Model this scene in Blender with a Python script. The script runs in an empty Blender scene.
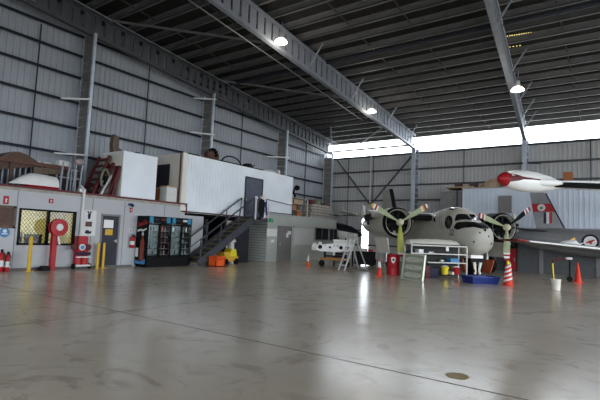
import bpy, bmesh, math, random
from mathutils import Vector, Matrix
random.seed(7)
S = bpy.context.scene
COL = S.collection
PI = math.pi
H = 1.5
# ---------------------------------------------------------------- camera frame
YAW, PITCH, ROLL, FPX = -0.612859, 0.0816611, 0.0401115, 451.19
_cy, _sy, _cp, _sp = math.cos(YAW), math.sin(YAW), math.cos(PITCH), math.sin(PITCH)
FW = Vector((_sy*_cp, _cy*_cp, _sp)); _r0 = Vector((_cy, -_sy, 0)); _u0 = _r0.cross(FW)
RT = math.cos(ROLL)*_r0 + math.sin(ROLL)*_u0; UP = -math.sin(ROLL)*_r0 + math.cos(ROLL)*_u0
EYE = Vector((0, 0, H))
def ray(px, py): return RT*((px-300)/FPX) - UP*((py-200)/FPX) + FW
def on(px, py, ax, val):
    d = ray(px, py); return EYE + d*((val-EYE[ax])/d[ax])
def fl(px, py): return on(px, py, 2, 0.0)

# ---------------------------------------------------------------- materials
MATS = {}
def mat(name, col, rough=0.6, metal=0.0, noise=0.12, scale=6.0, emit=None, estr=0.0, bump=0.0):
    if name in MATS: return MATS[name]
    m = bpy.data.materials.new(name); m.use_nodes = True
    nt = m.node_tree; b = nt.nodes['Principled BSDF']
    b.inputs['Roughness'].default_value = rough; b.inputs['Metallic'].default_value = metal
    b.inputs['Specular IOR Level'].default_value = .5 if rough < .35 else .25
    tc = nt.nodes.new('ShaderNodeTexCoord'); nz = nt.nodes.new('ShaderNodeTexNoise')
    nz.inputs['Scale'].default_value = scale; nz.inputs['Detail'].default_value = 4
    nt.links.new(tc.outputs['Object'], nz.inputs['Vector'])
    cr = nt.nodes.new('ShaderNodeValToRGB')
    lo = [max(0, c*(1-noise)) for c in col]; hi = [min(1, c*(1+noise)) for c in col]
    cr.color_ramp.elements[0].position = .3; cr.color_ramp.elements[1].position = .7
    cr.color_ramp.elements[0].color = (*lo, 1); cr.color_ramp.elements[1].color = (*hi, 1)
    nt.links.new(nz.outputs['Fac'], cr.inputs['Fac']); nt.links.new(cr.outputs['Color'], b.inputs['Base Color'])
    if bump:
        bp = nt.nodes.new('ShaderNodeBump'); bp.inputs['Strength'].default_value = bump
        nt.links.new(nz.outputs['Fac'], bp.inputs['Height']); nt.links.new(bp.outputs['Normal'], b.inputs['Normal'])
    if emit:
        b.inputs['Emission Color'].default_value = (*emit, 1); b.inputs['Emission Strength'].default_value = estr
    MATS[name] = m; return m
def glass(name, col=(.9, .95, .95), gloss=.12):
    if name in MATS: return MATS[name]
    m = bpy.data.materials.new(name); m.use_nodes = True; nt = m.node_tree
    nt.nodes.clear(); o = nt.nodes.new('ShaderNodeOutputMaterial'); mx = nt.nodes.new('ShaderNodeMixShader')
    t = nt.nodes.new('ShaderNodeBsdfTransparent'); g = nt.nodes.new('ShaderNodeBsdfGlossy'); fr = nt.nodes.new('ShaderNodeFresnel')
    t.inputs['Color'].default_value = (*col, 1); g.inputs['Roughness'].default_value = .05; fr.inputs['IOR'].default_value = 1.45
    nt.links.new(fr.outputs['Fac'], mx.inputs['Fac'])
    nt.links.new(t.outputs[0], mx.inputs[1]); nt.links.new(g.outputs[0], mx.inputs[2]); nt.links.new(mx.outputs[0], o.inputs[0])
    MATS[name] = m; return m
def floor_mat():
    m = bpy.data.materials.new('polished_concrete'); m.use_nodes = True; nt = m.node_tree; b = nt.nodes['Principled BSDF']
    N = nt.nodes.new; L = nt.links.new
    tc = N('ShaderNodeTexCoord')
    n1 = N('ShaderNodeTexNoise'); n1.inputs['Scale'].default_value = .35; n1.inputs['Detail'].default_value = 8; n1.inputs['Roughness'].default_value = .6
    n2 = N('ShaderNodeTexNoise'); n2.inputs['Scale'].default_value = 1.6; n2.inputs['Detail'].default_value = 8; n2.inputs['Distortion'].default_value = 1.2
    L(tc.outputs['Object'], n1.inputs['Vector']); L(tc.outputs['Object'], n2.inputs['Vector'])
    c1 = N('ShaderNodeValToRGB'); c1.color_ramp.elements[0].position = .3; c1.color_ramp.elements[1].position = .72
    c1.color_ramp.elements[0].color = (.49, .42, .33, 1); c1.color_ramp.elements[1].color = (.65, .565, .45, 1)
    L(n1.outputs['Fac'], c1.inputs['Fac'])
    c2 = N('ShaderNodeValToRGB'); c2.color_ramp.elements[0].position = .34; c2.color_ramp.elements[1].position = .44
    c2.color_ramp.elements[0].color = (.86, .85, .83, 1); c2.color_ramp.elements[1].color = (1, 1, 1, 1)
    L(n2.outputs['Fac'], c2.inputs['Fac'])
    mx = N('ShaderNodeMix'); mx.data_type = 'RGBA'; mx.blend_type = 'MULTIPLY'; mx.inputs[0].default_value = 1.0
    L(c1.outputs['Color'], mx.inputs[6]); L(c2.outputs['Color'], mx.inputs[7])
    n4 = N('ShaderNodeTexNoise'); n4.inputs['Scale'].default_value = .8; n4.inputs['Detail'].default_value = 10; n4.inputs['Roughness'].default_value = .65; n4.inputs['Distortion'].default_value = 2.2
    L(tc.outputs['Object'], n4.inputs['Vector'])
    c4 = N('ShaderNodeValToRGB'); c4.color_ramp.elements[0].position = .55; c4.color_ramp.elements[1].position = .63
    c4.color_ramp.elements[0].color = (1, 1, 1, 1); c4.color_ramp.elements[1].color = (.72, .69, .65, 1)
    L(n4.outputs['Fac'], c4.inputs['Fac'])
    m4 = N('ShaderNodeMix'); m4.data_type = 'RGBA'; m4.blend_type = 'MULTIPLY'; m4.inputs[0].default_value = 1.0
    L(mx.outputs[2], m4.inputs[6]); L(c4.outputs['Color'], m4.inputs[7])
    L(m4.outputs[2], b.inputs['Base Color'])
    b.inputs['Roughness'].default_value = .21; b.inputs['Specular IOR Level'].default_value = .72
    n3 = N('ShaderNodeTexNoise'); n3.inputs['Scale'].default_value = 2.5; n3.inputs['Detail'].default_value = 3
    L(tc.outputs['Object'], n3.inputs['Vector'])
    bp = N('ShaderNodeBump'); bp.inputs['Strength'].default_value = .02; bp.inputs['Distance'].default_value = .08
    L(n3.outputs['Fac'], bp.inputs['Height']); L(bp.outputs['Normal'], b.inputs['Normal'])
    return m

M = dict(
 floor=floor_mat(),
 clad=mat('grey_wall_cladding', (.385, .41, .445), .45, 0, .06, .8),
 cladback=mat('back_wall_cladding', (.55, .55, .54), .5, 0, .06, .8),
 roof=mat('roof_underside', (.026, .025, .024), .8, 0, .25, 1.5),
 steel=mat('galvanised_steel', (.30, .32, .36), .5, .25, .1, 3),
 steel_pale=mat('pale_blue_steel', (.58, .64, .72), .45, .2, .08, 3),
 steel_dull=mat('dull_brown_steel', (.23, .22, .205), .6, .1, .12, 3),
 steel_dark=mat('dark_eave_steel', (.10, .105, .115), .55, .2, .12, 3),
 purlin=mat('purlin_steel', (.20, .20, .20), .5, .3, .1, 3),
 girt=mat('dark_girt_steel', (.035, .04, .055), .5, .2, .1, 3),
 office=mat('office_panel_grey', (.45, .46, .48), .55, 0, .05, 1.2),
 green=mat('pale_green_panel', (.47, .50, .46), .5, 0, .05, 1.2),
 hut=mat('white_hut_paint', (.82, .87, .93), .4, 0, .05, 1.0),
 cream=mat('cream_panel', (.78, .75, .67), .5, 0, .06, 1.5),
 shed=mat('pale_blue_shed_sheet', (.62, .68, .78), .45, 0, .06, 1.0),
 door=mat('charcoal_door', (.028, .03, .042), .45, 0, .1, 3),
 gdoor=mat('grey_door', (.22, .21, .215), .5, 0, .06, 3),
 dark=mat('unlit_shade_black', (.006, .006, .006), .8, 0, .2, 3),
 black=mat('black_plastic', (.006, .006, .007), .5, 0, .15, 5),
 rubber=mat('black_rubber', (.008, .008, .009), .7, 0, .2, 8),
 white=mat('white_paint', (.66, .66, .65), .45, 0, .05, 4),
 paper=mat('white_paper', (.82, .82, .8), .7, 0, .03, 5),
 red=mat('signal_red', (.36, .012, .018), .4, 0, .1, 4),
 darkred=mat('dark_red_steel', (.10, .014, .016), .5, 0, .2, 5),
 trimred=mat('maroon_trim', (.12, .02, .025), .5, 0, .15, 4),
 orange=mat('orange_plastic', (.75, .11, .02), .45, 0, .1, 5),
 cone=mat('fluorescent_orange_red', (.60, .04, .02), .5, 0, .08, 5),
 yellow=mat('safety_yellow', (.62, .38, .04), .5, 0, .1, 4),
 lemon=mat('bright_yellow', (.75, .62, .03), .45, 0, .08, 4),
 blue=mat('deep_blue_plastic', (.015, .03, .16), .4, 0, .15, 4),
 signblue=mat('sign_blue', (.06, .22, .45), .5, 0, .05, 4),
 navy=mat('navy_print', (.014, .014, .04), .6, 0, .1, 4),
 wood=mat('weathered_wood', (.13, .095, .07), .7, 0, .25, 8),
 brown=mat('brown_board', (.10, .055, .04), .6, 0, .2, 7),
 tan=mat('tan_cardboard', (.42, .30, .19), .75, 0, .15, 6),
 terracotta=mat('orange_brown_board', (.42, .16, .07), .7, 0, .12, 6),
 timber=mat('grey_timber', (.36, .33, .29), .75, 0, .2, 7),
 olive=mat('olive_drab', (.16, .19, .12), .5, .1, .15, 6),
 acgrey=mat('aircraft_light_grey', (.50, .485, .43), .4, 0, .07, 2.5),
 acwhite=mat('aircraft_white', (.80, .80, .78), .3, 0, .04, 3),
 jet=mat('jet_grey', (.20, .205, .215), .38, .2, .08, 2.5),
 silver=mat('worn_silver', (.55, .55, .54), .35, .6, .15, 6),
 prop=mat('pale_green_blade', (.40, .45, .27), .45, 0, .1, 4),
 propblack=mat('black_blade_back', (.014, .014, .014), .75, 0, .1, 4),
 propolive=mat('yellow_green_blade', (.47, .47, .10), .45, 0, .1, 4),
 creamhub=mat('cream_hub', (.68, .64, .46), .4, 0, .1, 5),
 window=mat('dark_window_glass', (.012, .014, .018), .08, 0, .1, 3),
 stain=mat('brown_warning_red', (.30, .10, .05), .5, 0, .1, 4),
 stair=mat('stair_steel', (.055, .058, .07), .5, .2, .15, 5),
 brass=mat('yellowed_brass', (.30, .20, .05), .45, .3, .2, 9),
 yellowwall=mat('office_yellow_wall', (.66, .60, .32), .7, 0, .05, 2),
 lampglow=mat('lamp_glow', (.9, .9, .85), .4, 0, .0, 3, (1, .93, .78), .75),
 lampshell=mat('lamp_aluminium', (.6, .6, .6), .35, .6, .05, 5),
 teal=mat('header_blue', (.03, .22, .36), .5, 0, .1, 4),
 exitgreen=mat('exit_green', (.02, .35, .14), .5, 0, .05, 4),
 whiteglow=mat('fridge_tube', (.9, .9, .9), .5, 0, 0, 3, (.8, .9, 1), .25),
 shelf=mat('wire_shelf_grey', (.35, .36, .36), .5, .2, .1, 5),
 bottle=mat('bottle_dark', (.05, .04, .035), .3, 0, .3, 9),
 bottlec=mat('bottle_clear', (.35, .38, .38), .3, 0, .2, 9),
 bottler=mat('bottle_red', (.3, .03, .03), .3, 0, .2, 9),
 pane=glass('clear_pane'),
)

for k_ in ('black', 'rubber', 'dark', 'propblack'): M[k_].node_tree.nodes['Principled BSDF'].inputs['Specular IOR Level'].default_value = .1
# ---------------------------------------------------------------- mesh builder
class MB:
    def __init__(s): s.v = []; s.f = []; s.mi = []; s.cur = 0
    def _add(s, vs, fs):
        b = len(s.v); s.v += [Vector(p) for p in vs]
        for f in fs: s.f.append([b+i for i in f]); s.mi.append(s.cur)
        return s
    def box(s, x0, x1, y0, y1, z0, z1):
        vs = [(x, y, z) for z in (z0, z1) for x, y in ((x0, y0), (x1, y0), (x1, y1), (x0, y1))]
        return s._add(vs, [(3, 2, 1, 0), (4, 5, 6, 7), (0, 1, 5, 4), (1, 2, 6, 5), (2, 3, 7, 6), (3, 0, 4, 7)])
    def obox(s, c, ax, ay, az):      # centre and three half-extent vectors
        c, ax, ay, az = map(Vector, (c, ax, ay, az))
        vs = [c+i*ax+j*ay+k*az for k in (-1, 1) for i, j in ((-1, -1), (1, -1), (1, 1), (-1, 1))]
        return s._add(vs, [(3, 2, 1, 0), (4, 5, 6, 7), (0, 1, 5, 4), (1, 2, 6, 5), (2, 3, 7, 6), (3, 0, 4, 7)])
    def bar(s, p, q, w, h=None, up=(0, 0, 1)):   # rectangular bar from p to q
        p, q = Vector(p), Vector(q); h = h or w; d = (q-p)
        a = d.normalized(); up = Vector(up)
        if abs(a.dot(up)) > .97: up = Vector((0, 1, 0))
        sd = a.cross(up).normalized(); u = sd.cross(a)
        return s.obox((p+q)/2, d/2, sd*w/2, u*h/2)
    def loft(s, rings, cap=True, close=True):
        b = len(s.v); n = len(rings[0]); fs = []
        vs = [p for r in rings for p in r]
        for i in range(len(rings)-1):
            for j in range(n if close else n-1):
                k = (j+1) % n; fs.append((i*n+j, i*n+k, (i+1)*n+k, (i+1)*n+j))
        if cap and close:
            fs.append(tuple(range(n))[::-1]); fs.append(tuple((len(rings)-1)*n+j for j in range(n)))
        return s._add(vs, fs)
    def tube(s, pts, r, n=8, cap=True):
        pts = [Vector(p) for p in pts]; rings = []
        rs = r if isinstance(r, (list, tuple)) else [r]*len(pts)
        ref = None
        for i, p in enumerate(pts):
            d = (pts[min(i+1, len(pts)-1)] - pts[max(i-1, 0)]).normalized()
            if ref is None: ref = Vector((0, 0, 1)) if abs(d.z) < .9 else Vector((1, 0, 0))
            sd = d.cross(ref).normalized(); u = sd.cross(d)
            rings.append([p + (math.cos(2*PI*k/n)*sd + math.sin(2*PI*k/n)*u)*rs[i] for k in range(n)])
        return s.loft(rings, cap)
    def lathe(s, prof, origin=(0, 0, 0), axis=(0, 0, 1), n=20, cap=True):   # prof: (distance along axis, radius)
        a = Vector(axis).normalized(); o = Vector(origin)
        ref = Vector((0, 0, 1)) if abs(a.z) < .9 else Vector((1, 0, 0))
        sd = a.cross(ref).normalized(); u = sd.cross(a)
        return s.loft([[o + a*t + (math.cos(2*PI*k/n)*sd + math.sin(2*PI*k/n)*u)*max(r, 1e-4) for k in range(n)] for t, r in prof], cap)
    def prism(s, poly, o, eu, ev, ew):      # polygon in (u, v), extruded along ew
        o, eu, ev, ew = map(Vector, (o, eu, ev, ew)); n = len(poly)
        a = [o + eu*u + ev*v for u, v in poly]
        fs = [tuple(range(n))[::-1], tuple(range(n, 2*n))] + [(i, (i+1) % n, n+(i+1) % n, n+i) for i in range(n)]
        return s._add(a + [p+ew for p in a], fs)
    def build(s, name, m, parent=None, smooth=False, world=True, **tags):
        me = bpy.data.meshes.new(name)
        mi = None
        if parent is not None and world: mi = rootmat(parent).inverted()
        me.from_pydata([tuple(mi @ p) if mi else tuple(p) for p in s.v], [], s.f)
        ms = m if isinstance(m, (list, tuple)) else [m]
        for k in ms: me.materials.append((M.get(k) or MATS[k]) if isinstance(k, str) else k)
        for p, i in zip(me.polygons, s.mi): p.material_index = min(i, len(ms)-1); p.use_smooth = smooth
        bm = bmesh.new(); bm.from_mesh(me); bmesh.ops.recalc_face_normals(bm, faces=bm.faces); bm.to_mesh(me); bm.free()
        if smooth: me.set_sharp_from_angle(angle=math.radians(38))
        o = bpy.data.objects.new(name, me); COL.objects.link(o)
        if parent is not None: o.parent = parent
        elif s.v and world:      # origin at the base of a thing that is one mesh
            xs = [v.co for v in me.vertices]
            c = Vector((sum(v.x for v in xs)/len(xs), sum(v.y for v in xs)/len(xs), min(v.z for v in xs)))
            me.transform(Matrix.Translation(-c)); o.location = c
        for k, t in tags.items(): o[k] = t
        return o
ROOT = {}
def rootmat(o):
    while o.parent is not None: o = o.parent
    return Matrix.Translation(o.location) @ Matrix.Rotation(o.rotation_euler.z, 4, 'Z')
def tag(o, label, cat, group=None):
    o['label'] = label; o['category'] = cat
    if group: o['group'] = group
    return o
def thing(name, label, cat, loc=(0, 0, 0), rz=0.0, group=None):
    o = bpy.data.objects.new(name, None); COL.objects.link(o); o.empty_display_size = .1
    o.location = loc; o.rotation_euler = (0, 0, rz); return tag(o, label, cat, group)
def dup(root, loc, rz=0.0, label=None):
    r = root.copy(); COL.objects.link(r); r.location = loc; r.rotation_euler = (0, 0, rz)
    if label: r['label'] = label
    for ch in list(root.children):
        c = ch.copy(); COL.objects.link(c); c.parent = r
        for g in ch.children:
            d = g.copy(); COL.objects.link(d); d.parent = c
    return r
def struct(o): o['kind'] = 'structure'; return o
def text(name, body, size, m, mtx, parent=None, extrude=.003, shear=0.0, sx=1.0, align='CENTER', bold=0.0):
    cu = bpy.data.curves.new(name, 'FONT'); cu.body = body; cu.size = size; cu.extrude = extrude; cu.shear = shear
    cu.align_x = align; cu.align_y = 'CENTER'; cu.offset = bold
    t = bpy.data.objects.new(name, cu); COL.objects.link(t)
    dg = bpy.context.evaluated_depsgraph_get(); dg.update()
    me = bpy.data.meshes.new_from_object(t.evaluated_get(dg)); bpy.data.objects.remove(t)
    me.transform(Matrix.Diagonal((sx, 1, 1, 1)))
    if parent is not None: me.transform(rootmat(parent).inverted() @ mtx)
    else: me.transform(mtx)
    me.materials.clear(); me.materials.append(M[m])
    o = bpy.data.objects.new(name, me); COL.objects.link(o)
    if parent is not None: o.parent = parent
    return o
def faceX(x, y, z):     # text facing +X, reading towards +Y
    return Matrix(((0, 0, 1, x), (1, 0, 0, y), (0, 1, 0, z), (0, 0, 0, 1)))
def faceNY(x, y, z):    # text facing -Y, reading towards +X
    return Matrix(((1, 0, 0, x), (0, 0, -1, y), (0, 1, 0, z), (0, 0, 0, 1)))

# ================================================================ THE SETTING
XW = -19.85; YB = 32.0; XR = 16.0; YF = -14.0; ZS = .085
def zg(y): return 8.2+ZS*(31.2-y)
def zroof(y): return 9.42 + ZS*(31.2-y)
b = MB(); b.box(-20.2, XR+.2, YF-.2, YB+.1, -.3, 0); struct(b.build('floor', 'floor', world=False))
b = MB(); b.box(-70, 70, YB+.1, 100, -.3, -.01); struct(b.build('ground_rear', mat('pale_apron', (.5, .48, .44), .8), world=False))
b = MB(); b.box(-70, 70, -70, YF-.2, -.3, -.01); b.box(XR+.2, 70, YF-.2, YB+.1, -.3, -.01); struct(b.build('ground_front', mat('asphalt', (.12, .12, .12), .8), world=False))
b = MB()
b.box(-40, 15, 5.035, 5.06, -.001, .0012)
struct(b.build('trim_floor_joint', mat('joint_filler', (.07, .065, .055), .7), world=False))
b = MB(); b.box(-7.5, -7.475, -20, 40, -.001, .001)
struct(b.build('trim_floor_joint_crossing', MATS['joint_filler'], world=False))
def corr(s, p0, along, L, zlo, zhi, nrm, pitch=.25, depth=.03):
    p0, along, nrm = Vector(p0), Vector(along), Vector(nrm); pts = []; n = max(1, round(L/pitch)); pitch = L/n
    for i in range(n):
        for t, d in ((0, 0), (.62, 0), (.70, 1), (.92, 1), (1.0, 0)):
            if t == 1.0 and i < n-1: continue
            pts.append(p0 + along*((i+t)*pitch) + nrm*(d*depth))
    vs = []; fs = []
    for p in pts:
        y = p.y
        vs.append((p.x, p.y, zlo(p) if callable(zlo) else zlo)); vs.append((p.x, p.y, zhi(p) if callable(zhi) else zhi))
    for i in range(len(pts)-1): fs.append((2*i, 2*i+2, 2*i+3, 2*i+1))
    s._add(vs, fs)
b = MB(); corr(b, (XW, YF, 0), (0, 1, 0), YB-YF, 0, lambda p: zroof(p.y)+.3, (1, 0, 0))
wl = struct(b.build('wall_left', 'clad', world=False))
for z in (3.55, 4.75, 5.95, 7.1, 8.25, 9.25, 10.15, 11.2):
    yend = min(31.8, 31.2-(z+.25-9.42)/ZS)
    b = MB(); b.box(XW+.03, XW+.2, YF, yend, z-.03, z+.02); b.box(XW+.17, XW+.2, YF, yend, z-.09, z+.02); b.build('girt', 'girt', wl, world=False)
for y in (8.6, 14.0, 21.2, 28.6):
    b = MB(); b.tube([(XW+.14, y, 3.5), (XW+.14, y, min(zroof(y)-.4, 10))], .03, 6); b.build('girt_bridging_rod', 'girt', wl, world=False)
# back wall, open strip of daylight above it, an opening beside the nacelle
DX0, DX1, DZ = -16.42, -15.85, 3.1
b = MB()
corr(b, (XW, YB, 0), (1, 0, 0), DX0-XW, 0, 8.05, (0, -1, 0), .25)
corr(b, (DX0, YB, 0), (1, 0, 0), DX1-DX0, DZ, 8.05, (0, -1, 0), .25)
corr(b, (DX1, YB, 0), (1, 0, 0), XR-DX1, 0, 8.05, (0, -1, 0), .25)
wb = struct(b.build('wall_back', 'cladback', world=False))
for z in (1.1, 2.25, 3.4, 4.57, 5.7, 6.86):
    b = MB()
    if z < DZ: b.box(XW, DX0, YB-.2, YB-.04, z-.08, z+.03); b.box(DX1, XR, YB-.2, YB-.04, z-.08, z+.03)
    else: b.box(XW, XR, YB-.2, YB-.04, z-.08, z+.03)
    b.build('girt', 'steel_dark', wb, world=False)
b = MB(); b.box(XW, XR, YB-.2, YB-.02, 7.98, 8.1); b.build('top_rail', 'girt', wb, world=False)
b = MB(); b.box(XW, -12.2, YB-.15, YB-.02, 8.62, 8.74); b.build('strip_rail', 'girt', wb, world=False)
for x in (-17.7, -15.5, -8.6, -1.2):
    b = MB(); b.tube([(x, YB-.14, .3 if x < -17 or x > -15 else 3.2), (x, YB-.14, 8.0)], .028, 6); b.build('girt_bridging_rod', 'girt', wb, world=False)
for x0, x1 in ((-18.8, -15.7), (-12.15, -15.5)):
    b = MB(); b.bar((x0, YB-.3, 8.0), (x1, YB-.3, 4.3), .14, .08); b.build('diagonal_brace', 'steel_dark', wb, world=False)
b = MB(); b.tube([(-15.62, YB-.35, 4.4), (-15.62, YB-.35, 8.6)], .05, 8)
tag(b.build('down_pipe', 'white'), 'thin white vertical pipe on the dark back wall above the propeller tip', 'pipe')
# front wall with the hangar doors slid open is behind the viewer
b = MB(); b.box(-19.8, -8, YF-.2, YF, 0, 13.2); struct(b.build('wall_front', 'clad', world=False))
b = MB(); b.box(-8, XR, YF-.2, YF, 6.0, 13.4); struct(b.build('wall_front_header', 'clad', world=False))
b = MB(); b.box(XR, XR+.2, YF, YB, 7.0, 13.4); b.box(XR, XR+.2, 27, YB, 0, 7.0); b.box(XR, XR+.2, YF, 0, 0, 7.0); struct(b.build('wall_right', 'clad', world=False))
# ceiling
mat('bridging_steel', (.07, .07, .07), .6)
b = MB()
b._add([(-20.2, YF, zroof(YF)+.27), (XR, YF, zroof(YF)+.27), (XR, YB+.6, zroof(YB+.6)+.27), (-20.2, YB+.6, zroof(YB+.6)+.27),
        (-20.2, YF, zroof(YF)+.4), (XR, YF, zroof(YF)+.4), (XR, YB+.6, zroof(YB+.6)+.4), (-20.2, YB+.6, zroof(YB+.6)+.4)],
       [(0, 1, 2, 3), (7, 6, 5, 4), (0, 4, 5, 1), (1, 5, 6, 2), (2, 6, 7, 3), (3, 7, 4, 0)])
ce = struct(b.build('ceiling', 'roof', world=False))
py_ = [32.3 - 1.05*i for i in range(42)]
for y in py_:
    z = zroof(y); b = MB(); b.box(-20, XR, y-.03, y, z, z+.26); b.box(-20, XR, y-.03, y+.11, z, z+.03); b.box(-20, XR, y+.09, y+.11, z, z+.07); b.box(-20, XR, y-.1, y, z+.235, z+.26)
    b.build('purlin', 'purlin', ce, world=False)
for x in (-17.2, -14.0, -9.4, -7.0, -1.7, 1.0):
    for i in range(0, 24):
        y1, y0 = py_[i], py_[i+1]
        if (i*7+int(x*3)) % 5 == 0 and i > 7: continue
        b = MB(); b.bar((x, y1-.02, zroof(y1)+.12), (x, y0+.02, zroof(y0)+.12), .04, .05); b.build('purlin_bridging', 'bridging_steel', ce, world=False)
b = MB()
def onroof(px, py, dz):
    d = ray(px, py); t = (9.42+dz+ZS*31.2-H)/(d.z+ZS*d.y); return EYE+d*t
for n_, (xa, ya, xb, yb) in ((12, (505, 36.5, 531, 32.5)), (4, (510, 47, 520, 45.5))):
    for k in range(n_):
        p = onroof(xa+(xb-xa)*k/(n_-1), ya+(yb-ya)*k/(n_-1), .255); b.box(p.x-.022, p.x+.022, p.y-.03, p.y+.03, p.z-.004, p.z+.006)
b.build('roof_glint_patch', mat('painted_glint_glow', (.9, .8, .3), .5, 0, 0, 3, (1, .8, .3), .14), ce, world=False)  # small glowing patches set on the roof as painted yellow glints, no openings

# columns and girders --------------------------------------------------------
def column_left(y, label):
    t = thing('steel_column', label, 'column', (-19.2, y, 0), 0, 'laced columns along the side wall')
    zt = zg(y)+.2
    for x in (-18.86, -19.66):
        b = MB(); b.box(x-.06, x+.06, y-.06, y+.06, 0, zt); b.build('flange', 'steel_pale', t)
    b = MB()
    for k in range(int(zt/.42)): b.box(-19.64, -18.9, y-.05, y-.03, .1+k*.42, .1+k*.42+.395)
    b.build('lacing', 'steel_dull', t)
    return t
column_left(10.5, 'laced steel column rising beside the leaning dark red frames')
column_left(17.8, 'laced steel column rising behind the long white hut')
column_left(24.95, 'laced steel column at the far end of the white hut, beside the bright bay')
column_left(31.2, 'laced steel column in the far corner of the hangar under the daylight strip')
def column_back(x, label):
    t = thing('steel_column', label, 'column', (x, 31.4, 0), 0, 'columns on the back wall')
    for y in (31.2, 31.9):
        b = MB(); b.box(x-.15, x+.15, y-.04, y+.04, 0, 8.3); b.build('flange', 'steel_pale', t)
    b = MB()
    for k in range(19): b.box(x+.11, x+.13, 31.2, 31.9, .1+k*.42, .1+k*.42+.24); b.box(x-.13, x-.11, 31.2, 31.9, .1+k*.42, .1+k*.42+.24)
    b.build('lacing', 'steel', t)
    return t
column_back(-12.0, 'steel column on the back wall behind the left propeller, under the long girder')
column_back(-4.7, 'steel column on the back wall behind the white wing tip tank')
def girder(P, Q, label, depth=1.0, wgt=.34, pitch=.5, ms='steel'):
    P, Q = Vector(P), Vector(Q); mid = (P+Q)/2
    t = thing('roof_girder', label, 'girder', mid, 0, 'roof girders')
    up = Vector((0, 0, depth)); d = (Q-P); L = d.length; a = d/L; side = a.cross(Vector((0, 0, 1))).normalized()
    b = MB(); b.bar(P, Q, .2, .06); b.obox((P+Q)/2+Vector((0, 0, .06))+side*.08, d/2, side*.012, Vector((0, 0, .08))); b.build('bottom_chord', ms, t)
    b = MB(); b.bar(P+up, Q+up, .2, .06); b.obox((P+Q)/2+up-Vector((0, 0, .06))+side*.08, d/2, side*.012, Vector((0, 0, .08))); b.build('top_chord', ms, t)
    b = MB(); n = int(L/pitch)
    for k in range(n):
        p = P + a*(k+.5)*pitch
        b.obox(p+up/2, a*wgt/2, side*.03, up/2)
    b.build('web_plates', ms, t)
    return t
girder((-11.95, YF, zg(YF)), (-11.95, 31.2, zg(31.2)), 'long laced roof girder running to the back wall column, carrying two lit lamps', 1.05, .39)
girder((-2.4, 3, zg(3)), (-4.7, 31.2, zg(31.2)), 'laced roof girder above the white wing tip tank, carrying one lit lamp', 1.05, .39)
girder((-19.0, YF, zg(YF)+.1), (-19.0, 31.2, zg(31.2)+.1), 'roof girder along the top of the side wall above its columns', 1.0, .3, .5, 'steel_dark')
b = MB(); b.tube([(-19.5, 18.75, zroof(18.75)-.16), (XR, 18.75, zroof(18.75)-.16)], .09, 8); tag(b.build('roof_conduit', 'girt'), 'long black pipe crossing under the roof from side to side', 'pipe')
# a slim rail below each girder, fly braces, wall corner braces
for x, y0, y1, lab in ((-12.75, -6, 24.5, 'slim steel pipe hung under the roof along the long girder'), (-18.55, 5, 31.2, 'slim pale pipe along the eave above the side wall')):
    b = MB(); z0 = zg(y0)+(.05 if x > -15 else 1.0); z1 = zg(y1)+(.05 if x > -15 else 1.0)
    b.tube([(x, y0, z0), (x, y1, z1)], .03, 6); tag(b.build('service_pipe', 'purlin' if x > -15 else 'steel'), lab, 'pipe')
k = 0
for (gx, ys, who) in ((-11.95, (17.2, 21.4, 26.0, 29.6), 'long girder'), (-4.35, (17.0, 21.5, 25.2, 27.6, 29.6), 'girder over the tip tank')):
    for y in ys:
        x = gx if gx < -10 else -2.4-(y-3)*.0816
        b = MB(); b.bar((x+.05, y, zg(y)+.15), (x+.75, y+.1, zroof(y)+.05), .06)
        tag(b.build('fly_brace', 'steel'), 'short slanted brace rod from the %s up to the roof' % who, 'brace', 'fly braces on the %s' % who)
for P, Q, lab in (((-18.8, 31.0, 8.9), (-16.9, 27.5, 9.6), 'diagonal roof brace bar springing from the far corner column'),
                  ((-12.1, 26.5, 8.95), (-16.2, 30.9, 8.9), 'diagonal roof brace bar between the long girder and the far corner'),
                  ((-18.6, 11, 10.9), (-12.3, 16.5, 10.4), 'long dark diagonal roof brace over the white hut'),
                  ((-18.6, 18.2, 10.35), (-12.3, 24.0, 9.85), 'long dark diagonal roof brace over the pale green office')):
    b = MB(); b.bar(P, Q, .09); tag(b.build('roof_brace', 'steel' if P[1] > 25 else 'purlin'), lab, 'brace')

# batten light arms on the columns
def arm(p, q, label, m='white', r=.05):
    b = MB(); b.bar(p, q, .12, .07); tag(b.build('batten_light', m), label, 'light fitting', 'unlit batten arms on the columns')
def armw(x0, y0, x1, y1, label): arm(on(x0, y0, 0, -18.75), on(x1, y1, 0, -18.75), label)
def armpx(x0, y0, x1, y1, Y, label, m='white'): arm(on(x0, y0, 1, Y), on(x1, y1, 1, Y), label, m)
armw(61, 98.3, 90, 99.3, 'pale batten arm high on the column beside the dark red frames')
armw(54, 153, 88, 155.3, 'pale batten arm low on the column beside the dark red frames')
armw(193, 98.2, 216, 99.5, 'pale batten arm near the top of the column behind the white hut')
armw(190, 132, 214, 135, 'pale batten arm half way up the column behind the white hut')
armw(266, 156.6, 289, 157.6, 'pale batten arm on the column at the end of the white hut')
armpx(513, 163.5, 523, 163.3, 31.0, 'dark batten arm on the back wall column, pointing at the long girder', 'girt')
armpx(528, 163.2, 541, 163.2, 31.0, 'dark batten arm on the back wall column, pointing away from the long girder', 'girt')
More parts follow.
